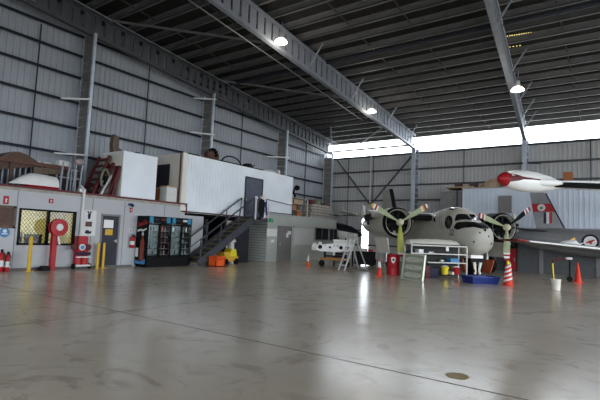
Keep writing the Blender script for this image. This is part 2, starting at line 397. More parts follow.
# lamps ------------------------------------------------------------------------
def lamp(px, py, X, label, drop=.9):
    p = on(px, py, 0, X); t = thing('high_bay_lamp', label, 'lamp', p, 0, 'lit high bay lamps under the girders')
    b = MB(); b.lathe([(0, .27), (.04, .26), (.13, .18), (.16, .11)], p, (0, 0, 1), 18); b.build('glowing_reflector', 'lampglow', t, True)
    b = MB(); b.lathe([(.16, .10), (.2, .11), (.42, .09), (.44, .03)], p, (0, 0, 1), 14); b.build('ballast_housing', 'lampshell', t, True)
    b = MB(); b.tube([p+Vector((0, 0, .5)), p+Vector((.05, 0, drop))], .015, 5); b.build('hanger_rod', 'steel', t)
    l = bpy.data.lights.new('lamp_light', 'POINT'); l.energy = 6; l.color = (1, .92, .78); l.shadow_soft_size = .3; l.specular_factor = 0
    lo = bpy.data.objects.new('lamp_light', l); COL.objects.link(lo); lo.location = p + Vector((0, 0, -.35))
lamp(281, 42.5, -11.45, 'lit high bay lamp under the long girder, nearest the viewer')
lamp(371.5, 112, -11.5, 'lit high bay lamp under the long girder, nearest the daylight strip')
lamp(517.5, 90.5, -3.4, 'lit high bay lamp under the girder above the white tip tank')

# ================================================================ OFFICE UNDER THE MEZZANINE
XF = -16.5; ZD = 2.8
Y0w, Y1w, Z0w, Z1w = 7.03, 9.0, .85, 2.1         # window
Y0d, Y1d, Zd = 10.02, 10.82, 2.08                # door
b = MB()
def wseg(b, y0, y1, z0, z1): b.box(XF-.12, XF, y0, y1, z0, z1)
wseg(b, YF, Y0w, 0, ZD); wseg(b, Y0w, Y1w, 0, Z0w); wseg(b, Y0w, Y1w, Z1w, ZD); wseg(b, Y1w, Y0d, 0, ZD)
wseg(b, Y0d, Y1d, Zd, ZD); wseg(b, Y1d, 14.15, 0, ZD); wseg(b, 14.15, 15.35, 0, 2.3)
wo = struct(b.build('wall_office', 'office', world=False))
b = MB()
for y in (6.95, 9.62, 11.0, 13.0, 4.6): b.box(XF, XF+.006, y-.012, y+.012, 0 if y > 9.2 or y < 7.0 else 2.15, ZD)
b.build('panel_joint', mat('joint_grey', (.2, .2, .21), .6), wo, world=False)
b = MB(); b.box(-19.8, XF+.02, YF, 14.2, ZD-.12, ZD); fm = struct(b.build('floor_mezzanine', 'timber', world=False))
b = MB(); b.box(XF-.02, XF+.04, YF, 14.25, ZD-.02, ZD+.05); b.box(XF-.02, XF+.04, 14.19, 14.25, 2.35, ZD)
struct(b.build('trim_deck_edge', 'trimred', world=False))
b = MB(); b.box(XF-.0, XF+.03, YF, 11.5, 0, .08); struct(b.build('baseboard_office', mat('skirting_dark', (.12, .12, .12), .6), world=False))
# room behind the window
b = MB(); b.box(-19.3, -19.2, 5.6, 9.9, 0, 2.66); b.box(-19.3, XF-.12, 5.5, 5.6, 0, 2.66); b.box(-19.3, XF-.12, 9.9, 10.0, 0, 2.66); b.box(-19.3, XF-.12, 5.6, 9.9, 2.6, 2.66)
struct(b.build('wall_inner_room', 'yellowwall', world=False))
l = bpy.data.lights.new('room_light', 'AREA'); l.energy = 4.5; l.size = .5; l.color = (1, .85, .5)
lo = bpy.data.objects.new('room_light', l); COL.objects.link(lo); lo.location = (-17.9, 8.0, 2.5)
b = MB(); b.box(-18.2, -17.9, 7.2, 7.8, .7, 1.28); b.box(-18.15, -17.95, 7.4, 7.6, 0, .7); tag(b.build('office_chair', 'black'), 'dark chair back seen through the meshed window, by its hinge side', 'chair')
b = MB(); b.box(-18.6, -17.6, 7.9, 9.5, .68, .75); b.box(-18.55, -18.5, 8.0, 8.05, 0, .68); b.box(-18.55, -18.5, 9.35, 9.4, 0, .68); b.box(-17.7, -17.65, 8.0, 8.05, 0, .68); b.box(-17.7, -17.65, 9.35, 9.4, 0, .68)
tag(b.build('office_desk', 'brown'), 'dark desk inside the yellow lit room behind the meshed window', 'desk')
b = MB(); b.box(-18.2, -18.1, 8.0, 8.6, .85, 1.2); b.box(-18.18, -18.12, 8.27, 8.33, .75, .86); tag(b.build('monitor', 'black'), 'black screen on the desk behind the meshed window', 'monitor')
w1 = thing('window_1', 'black framed security window with a diamond mesh, lit yellow from inside', 'window', (XF, 8.0, Z0w)); w1['kind'] = 'structure'
b = MB(); b.box(XF-.1, XF+.03, Y0w, Y1w, Z0w, Z0w+.07); b.box(XF-.1, XF+.03, Y0w, Y1w, Z1w-.06, Z1w)
for y in (Y0w, Y0w+.95, Y1w-.07): b.box(XF-.1, XF+.03, y, y+.07, Z0w, Z1w)
b.build('window_frame', 'black', w1)
b = MB(); b.box(XF-.07, XF-.06, Y0w, Y1w, Z0w, Z1w); b.build('window_pane', 'pane', w1)
b = MB(); st = .115; hgt = Z1w-Z0w
for i in range(-12, 20):
    for sg in (1, -1):
        ya = Y0w + i*st; yb_ = ya + hgt*.8
        pa, pb = (ya, Z0w), (yb_, Z1w)
        if sg < 0: pa, pb = (ya, Z1w), (yb_, Z0w)
        t0 = max(0, (Y0w-pa[0])/(pb[0]-pa[0])); t1 = min(1, (Y1w-pa[0])/(pb[0]-pa[0]))
        if t1-t0 < .02: continue
        q = [(pa[0]+(pb[0]-pa[0])*t, pa[1]+(pb[1]-pa[1])*t) for t in (t0, t1)]
        b.bar((XF-.02+.004*sg, *q[0]), (XF-.02+.004*sg, *q[1]), .008, .016, (1, 0, 0))
b.build('security_mesh', 'black', w1)
d1 = thing('door_1', 'charcoal grey office door with two notices taped to it', 'door', (XF, 10.4, 0)); d1['kind'] = 'structure'
b = MB(); b.box(XF-.08, XF-.01, Y0d+.05, Y1d-.05, .01, Zd-.05); b.build('door_leaf', 'door', d1)
b = MB(); b.box(XF-.12, XF+.02, Y0d-.02, Y0d+.05, 0, Zd); b.box(XF-.12, XF+.02, Y1d-.05, Y1d+.02, 0, Zd); b.box(XF-.12, XF+.02, Y0d-.02, Y1d+.02, Zd-.05, Zd+.02); b.build('door_frame', 'gdoor', d1)
b = MB(); b.box(XF-.01, XF+.04, 10.69, 10.73, .98, 1.1); b.box(XF+.02, XF+.04, 10.6, 10.73, 1.03, 1.055); b.build('door_handle', 'silver', d1)
b = MB(); b.box(XF-.012, XF-.004, 10.14, 10.55, 1.55, 1.87); tag(b.build('paper_notice', 'paper'), 'white paper notice taped to the charcoal door', 'notice')
b = MB(); b.box(XF-.012, XF-.004, 10.22, 10.54, 1.27, 1.5); tag(b.build('paper_notice', 'yellow'), 'orange notice taped to the charcoal door below the white one', 'notice')
# recess under stairs, its unlit shade painted into near-black walls
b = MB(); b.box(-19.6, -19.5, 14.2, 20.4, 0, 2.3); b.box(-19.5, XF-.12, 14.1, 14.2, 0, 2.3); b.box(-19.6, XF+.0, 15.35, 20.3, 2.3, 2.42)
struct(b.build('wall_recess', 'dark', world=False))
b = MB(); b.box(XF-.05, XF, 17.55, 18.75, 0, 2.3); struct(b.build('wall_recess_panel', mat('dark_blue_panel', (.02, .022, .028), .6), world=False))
b = MB(); b.box(XF-.03, XF-.0, 17.0, 17.5, 0, 2.2); struct(b.build('wall_recess_strip', 'cream', world=False))
b = MB()
# wall things
p = thing('notice_board', 'wooden framed dark notice board on the office wall', 'notice board', (XF, 6.5, 1.42))
b = MB(); b.box(XF, XF+.03, 5.85, 6.86, 1.46, 2.1); b.build('board', 'brown', p)
b = MB()
for a0 in ((5.8, 6.92, 1.4, 1.48), (5.8, 6.92, 2.08, 2.15), (5.8, 5.88, 1.4, 2.15), (6.84, 6.92, 1.4, 2.15)): b.box(XF, XF+.05, *a0)
b.build('frame', 'wood', p)
def sign(name, px, py, w, h, m, label, cat='sign', icon='white', sub=None, round_=False):
    c = on(px, py, 0, XF); t = thing(name, label, cat, (XF, c.y, c.z-h/2))
    b = MB()
    if round_: b.lathe([(0, w/2), (.012, w/2)], (XF, c.y, c.z), (1, 0, 0), 20)
    else: b.box(XF, XF+.012, c.y-w/2, c.y+w/2, c.z-h/2, c.z+h/2)
    b.build('sign_panel', m, t)
    b = MB()
    if round_:
        b.box(XF+.012, XF+.016, c.y-.09, c.y+.09, c.z-.06, c.z-.02); b.lathe([(0.012, .06), (.016, .06)], (XF, c.y, c.z+.05), (1, 0, 0), 12)
    else:
        b.lathe([(0, w*.13), (h*.4, w*.13), (h*.45, .02)], (XF+.012, c.y, c.z-h*.3), (0, 0, 1), 8); b.bar((XF+.014, c.y, c.z+h*.2), (XF+.014, c.y+w*.25, c.z+h*.05), .015)
    b.build('pictogram', icon, t)
    return t
sign('extinguisher_sign', 6, 200, .17, .27, 'red', 'red fire extinguisher sign above the framed notice board')
sign('hose_reel_sign', 51, 201, .16, .16, 'red', 'small red fire hose sign above the meshed window')
sign('extinguisher_sign', 131, 210, .13, .2, 'red', 'red fire sign high on the wall beside the drinks fridge')
sign('extinguisher_sign', 130.5, 230.5, .13, .16, 'white', 'small white sign directly above the wall extinguisher', icon='red')
sign('safety_sign', 4.5, 232.5, .32, .32, 'signblue', 'round blue safety sign below the framed notice board', icon='white', round_=True)
# poster
p = thing('wall_poster', 'white poster with dark blue emblems between the downpipe and the door', 'poster', (XF, 9.5, 1.2))
pa, pb = on(82, 209.6, 0, XF), on(94.5, 235.5, 0, XF); y0, y1, z0, z1 = pa.y, pb.y, 1.22, 2.2
b = MB(); b.box(XF, XF+.03, y0, y1, z0, z1); b.build('poster_sheet', 'white', p)
ym = (y0+y1)/2
b = MB(); b.prism([(-.13, .14), (-.05, .1), (-.06, -.02), (-.04, -.14), (.04, -.14), (.06, -.02), (.05, .1), (.13, .14), (.03, .16), (0, .06), (-.03, .16)], (XF+.03, ym, 2.0), (0, 1, 0), (0, 0, 1), (.004, 0, 0)); b.build('wings_emblem', 'navy', p)
b = MB(); b.box(XF+.03, XF+.034, ym-.13, ym+.13, 1.57, 1.76); b.build('photo_panel', 'brown', p)
b = MB(); b.prism([(-.14, -.05), (-.1, .05), (0, .08), (.05, .02), (.14, .04), (.12, -.06), (0, -.08)], (XF+.03, ym, 1.37), (0, 1, 0), (0, 0, 1), (.004, 0, 0)); b.build('helmet_emblem', 'navy', p)
b = MB(); b.tube([(XF+.06, 9.2, .75), (XF+.06, 9.2, 2.95), (XF-.2, 9.2, 3.1)], .055, 10); tag(b.build('down_pipe', 'white', smooth=True), 'white downpipe on the office wall beside the meshed window', 'pipe')
b = MB(); b.box(XF, XF+.16, 11.16, 11.3, 2.52, 2.6); b.lathe([(0, .05), (.1, .06)], (XF+.12, 11.23, 2.53), (1, 0, -.4), 10); tag(b.build('security_camera', 'blue'), 'small dark security camera under the deck edge', 'camera')
# extinguishers
def extinguisher(x, y, z, h, r, label, group=None):
    t = thing('fire_extinguisher', label, 'extinguisher', (x, y, z), 0, group)
    b = MB(); b.lathe([(0, r*.9), (.02, r), (h*.74, r), (h*.84, r*.55), (h*.87, r*.3)], (x, y, z), (0, 0, 1), 14); b.build('cylinder_body', 'red', t, True)
    b = MB(); b.lathe([(h*.22, r*1.02), (h*.5, r*1.02)], (x, y, z), (0, 0, 1), 14); b.build('label_band', 'white', t, True)
    b = MB(); b.box(x-.02, x+.09, y-.02, y+.02, z+h*.86, z+h); b.build('valve_handle', 'black', t)
    b = MB(); b.tube([(x+.02, y+.03, z+h*.9), (x+r*.9, y+r, z+h*.75), (x+r*.9, y+r*.9, z+h*.3)], .014, 6); b.build('hose', 'black', t)
    return t
extinguisher(-16.3, 6.53, 0, .72, .085, 'tall red fire extinguisher standing below the round blue sign')
extinguisher(-16.32, 6.73, 0, .64, .07, 'shorter red fire extinguisher standing beside the taller one under the notice board')
extinguisher(XF+.13, 11.38, .78, .55, .1, 'red fire extinguisher hung on the wall between the door and the drinks fridge')
# hose reel
t = thing('fire_hose_reel', 'red fire hose reel with white hub on a red post before the window', 'hose reel', (-16.15, 8.1, 0))
b = MB(); b.box(-16.22, -16.06, 8.0, 8.16, 0, 1.3); b.build('post', 'red', t)
c = Vector((-16.05, 8.15, 1.5))
b = MB(); b.lathe([(-.1, .02), (-.1, .3), (-.06, .3), (-.05, .24), (.05, .24), (.06, .3), (.1, .3), (.1, .24), (.11, .14), (.11, .02)], c, (1, 0, 0), 28); b.build('drum', 'red', t, True)
b = MB(); b.lathe([(.1, .13), (.14, .11), (.16, .02)], c, (1, 0, 0), 18); b.build('hub', 'white', t, True)
b = MB(); b.tube([c+Vector((0, .24*math.cos(a), .24*math.sin(a))) for a in [i*.3 for i in range(22)]], .04, 6); b.build('coiled_hose', 'black', t)
b = MB(); b.tube([(-16.0, 8.15, 1.15), (-15.97, 8.2, .9)], .035, 8); b.build('nozzle', 'silver', t)
b = MB(); b.box(-16.25, -15.95, 7.66, 7.95, 0, .12); b.box(-16.2, -16.0, 7.7, 7.9, .12, .16); tag(b.build('tool_box', 'black'), 'small black box on the floor beside the red hose reel post', 'box')
# bollards
for x, y, lab, r, h in ((-15.97, 7.25, 'yellow bollard post standing before the meshed window', .06, 1.17), (-16.3, 9.86, 'yellow bollard post beside the fire trolley', .055, .98), (-16.3, 10.1, 'yellow bollard post at the door jamb', .05, .98)):
    t = thing('bollard', lab, 'bollard', (x, y, 0), 0, 'yellow bollards by the office wall')
    b = MB(); b.lathe([(0, r), (h-.05, r), (h-.01, r*.7), (h, .01)], (x, y, 0), (0, 0, 1), 14); b.build('post', 'yellow', t, True)
    b = MB(); b.box(x-.12, x+.12, y-.12, y+.12, 0, .015); b.build('base_plate', 'yellow', t)
# fire trolley
t = thing('fire_trolley', 'red wheeled fire trolley with round red and blue gauges under the downpipe', 'trolley', (-16.2, 9.35, 0))
b = MB(); b.lathe([(.12, .13), (.75, .13), (.85, .06)], (-16.25, 9.3, 0), (0, 0, 1), 14); b.build('cylinder_body', 'red', t, True)
b = MB(); b.lathe([(.12, .13), (.75, .13), (.85, .06)], (-16.25, 9.55, 0), (0, 0, 1), 14); b.build('cylinder_body', 'red', t, True)
b = MB(); b.box(-16.12, -16.08, 9.15, 9.7, .42, .46); b.box(-16.12, -16.08, 9.15, 9.7, .12, .16); b.box(-16.4, -16.05, 9.15, 9.7, .1, .13); b.build('rack', 'white', t)
b = MB(); b.box(-16.14, -16.1, 9.15, 9.7, .5, .62); b.build('strap', 'navy', t)
b = MB(); b.tube([(-16.35, 9.2, .1), (-16.35, 9.2, 1.2), (-16.35, 9.65, 1.2), (-16.35, 9.65, .1)], .02, 6); b.build('handle_frame', 'red', t)
b = MB(); b.box(-16.3, -16.2, 9.25, 9.62, .85, 1.2); b.build('cabinet', 'red', t)
for y, m_, z in ((9.05, 'darkred', .8), (9.35, 'signblue', .8), (9.58, 'darkred', .8)):
    b = MB(); b.lathe([(0, .12), (.04, .12), (.05, .1)], (-16.12, y, z), (1, 0, 0), 16); o = b.build('gauge', 'white' if m_ == 'signblue' else m_, t, True)
    b = MB(); b.lathe([(.05, .075), (.06, .07)], (-16.12, y, z), (1, 0, 0), 14); b.build('dial', m_, o, True)
for y in (9.12, 9.73):
    b = MB(); b.lathe([(-.03, .06), (-.03, .1), (.03, .1), (.03, .06)], (-16.2, y, .1), (0, 1, 0), 16); b.build('wheel', 'rubber', t, True)

t.location.y -= .22; t.location.x -= .05
# drinks fridge --------------------------------------------------------------
FX0, FX1, FY0, FY1 = XF+.02, -15.72, 11.62, 13.95
t = thing('drinks_fridge', 'black four door glass drinks fridge with a red lettered picture panel on its end', 'fridge', (-16.1, 12.8, 0))
b = MB(); b.box(FX0, FX1-.04, FY0, FY0+.05, .08, 2.12); b.box(FX0, FX1-.04, FY1-.05, FY1, .08, 2.12); b.box(FX0, FX0+.05, FY0, FY1, .08, 2.12); b.box(FX0, FX1-.04, FY0, FY1, 2.06, 2.12); b.box(FX0, FX1-.04, FY0, FY1, .08, .4)
b.box(FX0, FX1-.06, (FY0+FY1)/2-.03, (FY0+FY1)/2+.03, .3, 2.1)
b.build('cabinet', 'black', t)
b = MB(); b.box(FX0+.03, FX1-.06, FY0+.03, FY1-.03, 0, .08); b.build('plinth', 'rubber', t)
b = MB(); b.box(FX1-.04, FX1, FY0, FY1, 1.84, 2.12); h_ = b.build('header_sign', 'black', t)
dw = (FY1-FY0)/4
for k in range(4):
    y0 = FY0+dw*k
    b = MB(); b.box(FX1, FX1+.006, y0+(.05 if k % 2 == 0 else .33), y0+(.24 if k % 2 == 0 else .53), 1.86, 2.1); b.build('blue_panel', 'teal', h_)
    b = MB(); yy = y0+(.27 if k % 2 == 0 else .06)
    b.box(FX1, FX1+.006, yy, yy+.24, 1.95, 2.04); b.build('brand_strip', 'darkred' if k == 1 else ('white' if k == 3 else 'navy'), h_)
for k in range(4):
    y0, y1 = FY0+dw*k+.01, FY0+dw*(k+1)-.01
    b = MB(); b.box(FX1-.04, FX1, y0, y0+.035, .42, 1.82); b.box(FX1-.04, FX1, y1-.035, y1, .42, 1.82); b.box(FX1-.04, FX1, y0, y1, .42, .5); b.box(FX1-.04, FX1, y0, y1, 1.76, 1.82); d_ = b.build('door', 'black', t)
    b = MB(); b.box(FX1-.025, FX1-.02, y0+.05, y1-.05, .48, 1.78); b.build('pane', 'pane', d_)
    b = MB(); b.box(FX1, FX1+.04, y1-.05, y1-.03, .9, 1.4); b.build('handle', 'rubber', d_)
    for j in range(5):
        b = MB(); z = .52+.25*j; b.box(FX0+.08, FX1-.1, y0+.03, y1-.03, z-.012, z); b.build('shelf', 'shelf', t)
b = MB(); b.box(FX0+.05, FX0+.06, FY0+.05, FY1-.05, .4, 2.06); b.build('back_liner', 'white', t)
b = MB(); b.box(FX1-.09, FX1-.06, FY0+.06, FY1-.06, 1.9, 1.93); b.build('light_tube', 'whiteglow', t)
l = bpy.data.lights.new('fridge_light', 'AREA'); l.shape = 'RECTANGLE'; l.size = .08; l.size_y = 2.1; l.energy = 2.2; l.color = (.85, .93, 1)
lo = bpy.data.objects.new('fridge_light', l); COL.objects.link(lo); lo.location = (FX1-.1, (FY0+FY1)/2, 1.86); lo.rotation_euler = (0, D(-25) if False else math.radians(-25), 0)
b = MB(); b.box(FX1-.32, FX1-.12, FY1, FY1+.01, .3, 1.6)
b = MB(); b.box(FX0+.03, FX1-.05, FY0-.012, FY0, .12, 2.1); sp = b.build('end_panel', 'black', t)
xm = (FX0+FX1)/2
text('red_lettering', 'Coca-Cola', .25, 'red', Matrix.Translation((0, 0, 0)) @ faceNY(xm, FY0-.014, 1.80) @ Matrix.Rotation(math.radians(12), 4, 'Z'), sp, .002, .3, .6, 'CENTER', .008)
b = MB(); b.prism([(-.3, -.03), (-.1, .02), (.1, .0), (.32, .07), (.3, .0), (.1, -.08), (-.1, -.06), (-.3, -.1)], (xm, FY0-.014, 1.55), (1, 0, 0), (0, 0, 1), (0, -.003, 0)); b.build('white_wave', 'white', sp)
b = MB(); b.prism([(-.05, .5), (-.05, .35), (-.13, .15), (-.15, -.1), (-.12, -.25), (-.15, -.6), (.15, -.6), (.12, -.25), (.15, -.1), (.13, .15), (.05, .35), (.05, .5)], (xm+.08, FY0-.014, .88), (1, 0, 0), (0, 0, 1), (0, -.003, 0)); b.build('bottle_picture', mat('cola_brown', (.22, .05, .03), .4), sp)
b = MB(); b.prism([(-.06, 0), (.06, 0), (.06, .1), (0, .16), (-.06, .1)], (xm+.08, FY0-.015, 1.3), (1, 0, 0), (0, 0, 1), (0, -.003, 0)); b.build('bottle_cap_picture', 'white', sp)
b = MB(); b.prism([(-.33, 0), (.33, 0), (.33, .22), (0, .1), (-.33, .16)], (xm, FY0-.015, .13), (1, 0, 0), (0, 0, 1), (0, -.003, 0)); b.build('blue_splash', 'signblue', sp)
b = MB(); b.prism([(-.09, 0), (.09, 0), (.09, .36), (-.09, .36)], (xm-.25, FY0-.016, .42), (1, 0, 0), (0, 0, 1), (0, -.003, 0)); b.build('white_notice', 'white', sp)
protos = {}
ords = ['first', 'second', 'third', 'fourth']; shn = ['bottom', 'second', 'third', 'fourth', 'top']
for k in range(4):
    for j in range(5):
        z = .52+.25*j
        for q in range(3):
            mm = random.choice(['bottle', 'bottlec', 'bottlec', 'bottle', 'bottler' if k == 1 else 'bottlec'])
            if mm not in protos:
                b = MB(); b.lathe([(0, .03), (.12, .03), (.16, .014), (.19, .014), (.195, .01)], (0, 0, 0), (0, 0, 1), 8)
                o = b.build('drink_bottle', mm, None, True, False); protos[mm] = o; first = True
            else: o = protos[mm].copy(); COL.objects.link(o)
            o.location = (FX1-.22, FY0+dw*k+.13+.16*q, z)
            tag(o, 'small drink bottle on the %s shelf behind the %s glass door of the fridge' % (shn[j], ords[k]), 'bottle', 'bottles on the %s shelf behind the %s fridge door' % (shn[j], ords[k]))

# stairs -----------------------------------------------------------------------
t = thing('steel_staircase', 'dark steel staircase with handrails climbing to the white hut door', 'staircase', (-15.9, 16, 0))
A, B_, ZT = 14.15, 17.7, 2.32
for x in (-15.4, -16.3):
    b = MB(); b.bar((x, A, .08), (x, B_, ZT-.05), .05, .36); b.build('stringer', 'stair', t)
n = 11
for k in range(n):
    f = (k+.6)/n; y = A+(B_-A)*f; z = .05+ZT*f
    b = MB(); b.box(-16.28, -15.42, y-.13, y+.13, z-.04, z); tr = b.build('tread', 'stair', t)
    b = MB(); b.box(-16.28, -15.42, y-.14, y-.11, z-.045, z+.004); b.build('nosing', 'brass', tr)
    b = MB(); b.box(-16.28, -15.42, y+.11, y+.13, z-.0, z+.17); b.build('riser', 'stair', tr)
for x in (-15.4, -16.3):
    b = MB(); b.tube([(x, A+.1, .2), (x, A+.1, 1.2), (x, B_+.1, ZT+1.12)], .035, 8); b.tube([(x, A+.1, .7), (x, B_+.1, ZT+.6)], .02, 6)
    for f in (.35, .7, 1.0): b.tube([(x, A+(B_-A)*f, ZT*f), (x, A+.1+(B_-A)*f, ZT*f+1.12)], .025, 6)
    b.build('handrail', 'stair', t)
b = MB(); b.box(XF+.05, -15.36, B_, 18.85, ZT-.12, ZT); b.build('landing', 'stair', t)
for z in (.55, 1.1):
    b = MB(); b.tube([(-15.4, 18.0, ZT+z), (-15.4, 18.8, ZT+z), (-16.3, 18.8, ZT+z)], .022, 6); b.build('landing_rail', 'stair', t)
b = MB(); b.tube([(-15.4, 18.8, ZT), (-15.4, 18.8, ZT+1.1)], .025, 6); b.build('landing_post', 'stair', t)
p = Vector((-15.4, 17.92, ZT))
t = thing('newel_post', 'white post with a round white top at the head of the stairs', 'post', p)
b = MB(); b.tube([p, p+Vector((0, 0, 1.05))], .045, 8); b.build('post', 'white', t)
b = MB(); b.lathe([(1.02, .02), (1.05, .08), (1.12, .1), (1.2, .07), (1.22, .01)], p, (0, 0, 1), 12); b.build('ball_top', 'white', t, True)
p = Vector((-15.3, 18.3, ZT+.12))
t = thing('hanging_jacket', 'dark blue work jacket hung on the landing rail', 'jacket', p)
b = MB(); b.loft([[p+Vector((math.cos(a)*.07*s, math.sin(a)*.2*s, z)) for a in [i*PI/5 for i in range(10)]] for z, s in ((0, .8), (.3, 1.0), (.7, 1.05), (.92, .8), (1.0, .35))]); b.build('jacket_body', 'black', t, True)
b = MB(); b.tube([p+Vector((.03, .2, .85)), p+Vector((.05, .3, .5)), p+Vector((.06, .34, .15))], [.07, .06, .05], 8); b.build('sleeve', 'blue', t, True)
b = MB(); b.tube([p+Vector((.03, -.2, .85)), p+Vector((.05, -.27, .5)), p+Vector((.06, -.27, .2))], [.07, .06, .05], 8); b.build('sleeve', 'black', t, True)
p = Vector((-15.36, 18.42, ZT+1.14))
b = MB(); b.lathe([(0, .2), (.02, .2), (.03, .12), (.14, .1), (.19, .05), (.2, .01)], p, (.5, 0, 1), 14); tag(b.build('sun_hat', 'cream', smooth=True), 'cream hat on the landing rail above the dark jacket', 'hat')
p = Vector((-15.28, 18.82, ZT+.1))
b = MB(); b.loft([[p+Vector((math.cos(a)*.06*s, math.sin(a)*.15*s, z)) for a in [i*PI/5 for i in range(10)]] for z, s in ((0, .8), (.05, 1.0), (.28, .9), (.34, .3), (.85, .06))]); tag(b.build('carry_bag', mat('pale_pink_cloth', (.5, .42, .45), .8), smooth=True), 'pale bag hanging from the landing rail beside the jacket', 'bag')
# things under the stairs
p = fl(210.5, 265.0); t = thing('plastic_crate', 'bright orange crate on the floor at the foot of the stairs', 'crate', p)
x, y = -15.08, 15.0; t.location = (x, y, 0)
b = MB(); b.box(x-.24, x+.24, y-.3, y+.3, 0, .04)
for dx, dy, ex, ey in ((-.24, -.3, -.21, .3), (.21, -.3, .24, .3), (-.24, -.3, .24, -.27), (-.24, .27, .24, .3)):
    b.box(x+dx, x+ex, y+dy, y+ey, 0, .3); b.box(x+dx-.015, x+ex+.015, y+dy-.015, y+ey+.015, .4, .46)
for i in range(7):
    yy = y-.28+i*.09; b.box(x+.205, x+.245, yy, yy+.04, .3, .42); b.box(x-.245, x-.205, yy, yy+.04, .3, .42)
for i in range(6):
    xx = x-.22+i*.08; b.box(xx, xx+.04, y-.305, y-.265, .3, .42); b.box(xx, xx+.04, y+.265, y+.305, .3, .42)
b.build('basket', 'orange', t)
for yy in (y-.22, y+.22):
    b = MB(); b.bar((x+.245, yy, .08), (x+.245, yy, .4), .05, .012); b.build('corner_rib', 'cone', t)
x, y = -16.0, 16.6; t = thing('floor_tug', 'yellow wheeled tug machine under the staircase', 'machine', (x, y, 0))
b = MB(); b.box(x-.3, x+.3, y-.55, y+.5, .15, .4); b.box(x-.25, x+.25, y-.45, y-.05, .4, .62); b.build('chassis', 'yellow', t)
b = MB(); b.prism([(-.1, .4), (.45, .4), (.4, .7), (.1, .78)], (x-.24, y, 0), (0, 1, 0), (0, 0, 1), (.48, 0, 0)); b.build('motor_cover', 'lemon', t)
b = MB(); b.tube([(x, y-.4, .6), (x+.05, y-.55, .95), (x+.05, y-.4, 1.0)], .03, 6); b.build('tiller', 'black', t)
for dy in (-.4, .35):
    for sx in (-.3, .3):
        b = MB(); b.lathe([(-.05, .08), (-.05, .15), (.05, .15), (.05, .08)], (x+sx, y+dy, .15), (1, 0, 0), 16); b.build('wheel', 'rubber', t, True)
x, y = -16.1, 15.85
t = thing('fuel_can', 'orange can under the stair treads behind the orange crate', 'can', (x, y, 0))
b = MB(); b.box(x-.1, x+.1, y-.17, y+.17, 0, .4); b.box(x-.06, x+.06, y-.1, y+.1, .4, .46); b.build('body', 'orange', t)
b = MB(); b.lathe([(.46, .035), (.54, .03)], (x, y+.1, 0), (0, 0, 1), 10); b.build('cap', 'black', t)
x, y = -16.25, 17.25
t = thing('leaning_bag', 'white sack with a dark print leaning under the stairs', 'sack', (x, y, 0.0))
b = MB(); b.loft([[Vector((x-.0+math.cos(a)*.13*s - z*.02, y+math.sin(a)*.22*s, z)) for a in [i*PI/6 for i in range(12)]] for z, s in ((0, .9), (.2, 1.08), (.7, 1), (1.15, .95), (1.28, .5))]); b.build('sack_body', 'white', t, True)
b = MB(); b.box(x+.12, x+.145, y-.02, y+.15, .75, 1.1); b.build('print', 'navy', t)

# pale green office --------------------------------------------------------------
GY0, GY1 = 20.35, 28.2
b = MB(); b.box(XF-.1, XF, GY0, GY1, 0, 2.8); b.box(-19.6, XF, GY1-.1, GY1, 0, 2.8); b.box(-19.6, XF, GY0, GY1, 2.72, 2.8)
wg = struct(b.build('wall_green_office', 'green', world=False))
b = MB(); b.box(XF-.01, XF+.03, GY0, GY1, 2.72, 2.82); struct(b.build('trim_green_office_top', 'office', world=False))
b = MB()
for k in range(16): b.box(-19.6, XF-.02, GY0-.03, GY0+.045, .02+k*.152, .02+k*.152+.11)
rw = struct(b.build('wall_ribbed_end', 'green', world=False))
b = MB(); b.box(-19.6, XF-.1, GY0+.04, GY0+.1, 0, 2.4); b.build('dark_backing', 'gdoor', rw, world=False)
d2 = thing('door_2', 'grey door with two papers in the pale green office wall', 'door', (XF, 22, 0)); d2['kind'] = 'structure'
b = MB(); b.box(XF, XF+.05, 21.35, 22.55, .0, 2.06); b.build('door_leaf', 'gdoor', d2)
b = MB(); b.box(XF, XF+.07, 21.28, 21.36, 0, 2.1); b.box(XF, XF+.07, 22.54, 22.62, 0, 2.1); b.box(XF, XF+.07, 21.28, 22.62, 2.06, 2.12); b.build('door_frame', 'gdoor', d2)
b = MB(); b.box(XF+.05, XF+.1, 21.45, 21.5, .95, 1.1); b.build('door_handle', 'silver', d2)
def wallpanel(px0, py0, px1, py1, m, name, label, cat, d=.02, x=XF):
    p, q = on(px0, py0, 0, x), on(px1, py1, 0, x)
    b = MB(); b.box(x, x+d, p.y, q.y, min(p.z, q.z), max(p.z, q.z)); return tag(b.build(name, m), label, cat)
wallpanel(286.2, 233, 288.2, 237.5, 'paper', 'paper_notice', 'white paper notice on the grey door, lower of the two', 'notice', .01, XF+.05)
wallpanel(287.6, 231, 290.8, 234.5, 'paper', 'paper_notice', 'white paper notice on the grey door, upper of the two', 'notice', .015, XF+.05)
wallpanel(266.8, 228.5, 276.5, 236.5, 'paper', 'wall_sign', 'white rectangular sign on the pale green wall beside the grey door', 'sign')
wallpanel(270.5, 239.5, 273.5, 242.5, 'paper', 'light_switch', 'small white wall box below the white sign by the grey door', 'switch box', .06)
p = on(270.5, 220.3, 0, XF); t = thing('exit_sign', 'small green exit sign with a white figure at the corner of the pale green office', 'sign', (XF, p.y, p.z-.12))
b = MB(); b.box(XF, XF+.05, p.y-.16, p.y+.2, p.z-.12, p.z+.12); b.build('sign_panel', 'exitgreen', t)
b = MB(); b.lathe([(.05, .03), (.056, .03)], (XF, p.y+.07, p.z+.06), (1, 0, 0), 8); b.bar((XF+.053, p.y+.07, p.z+.03), (XF+.053, p.y+.02, p.z-.08), .05, .006); b.bar((XF+.053, p.y, p.z+.02), (XF+.053, p.y+.14, p.z-.01), .03, .006); b.build('pictogram', 'white', t)
p, q = on(293.5, 227.3, 0, XF), on(312.5, 245.2, 0, XF)
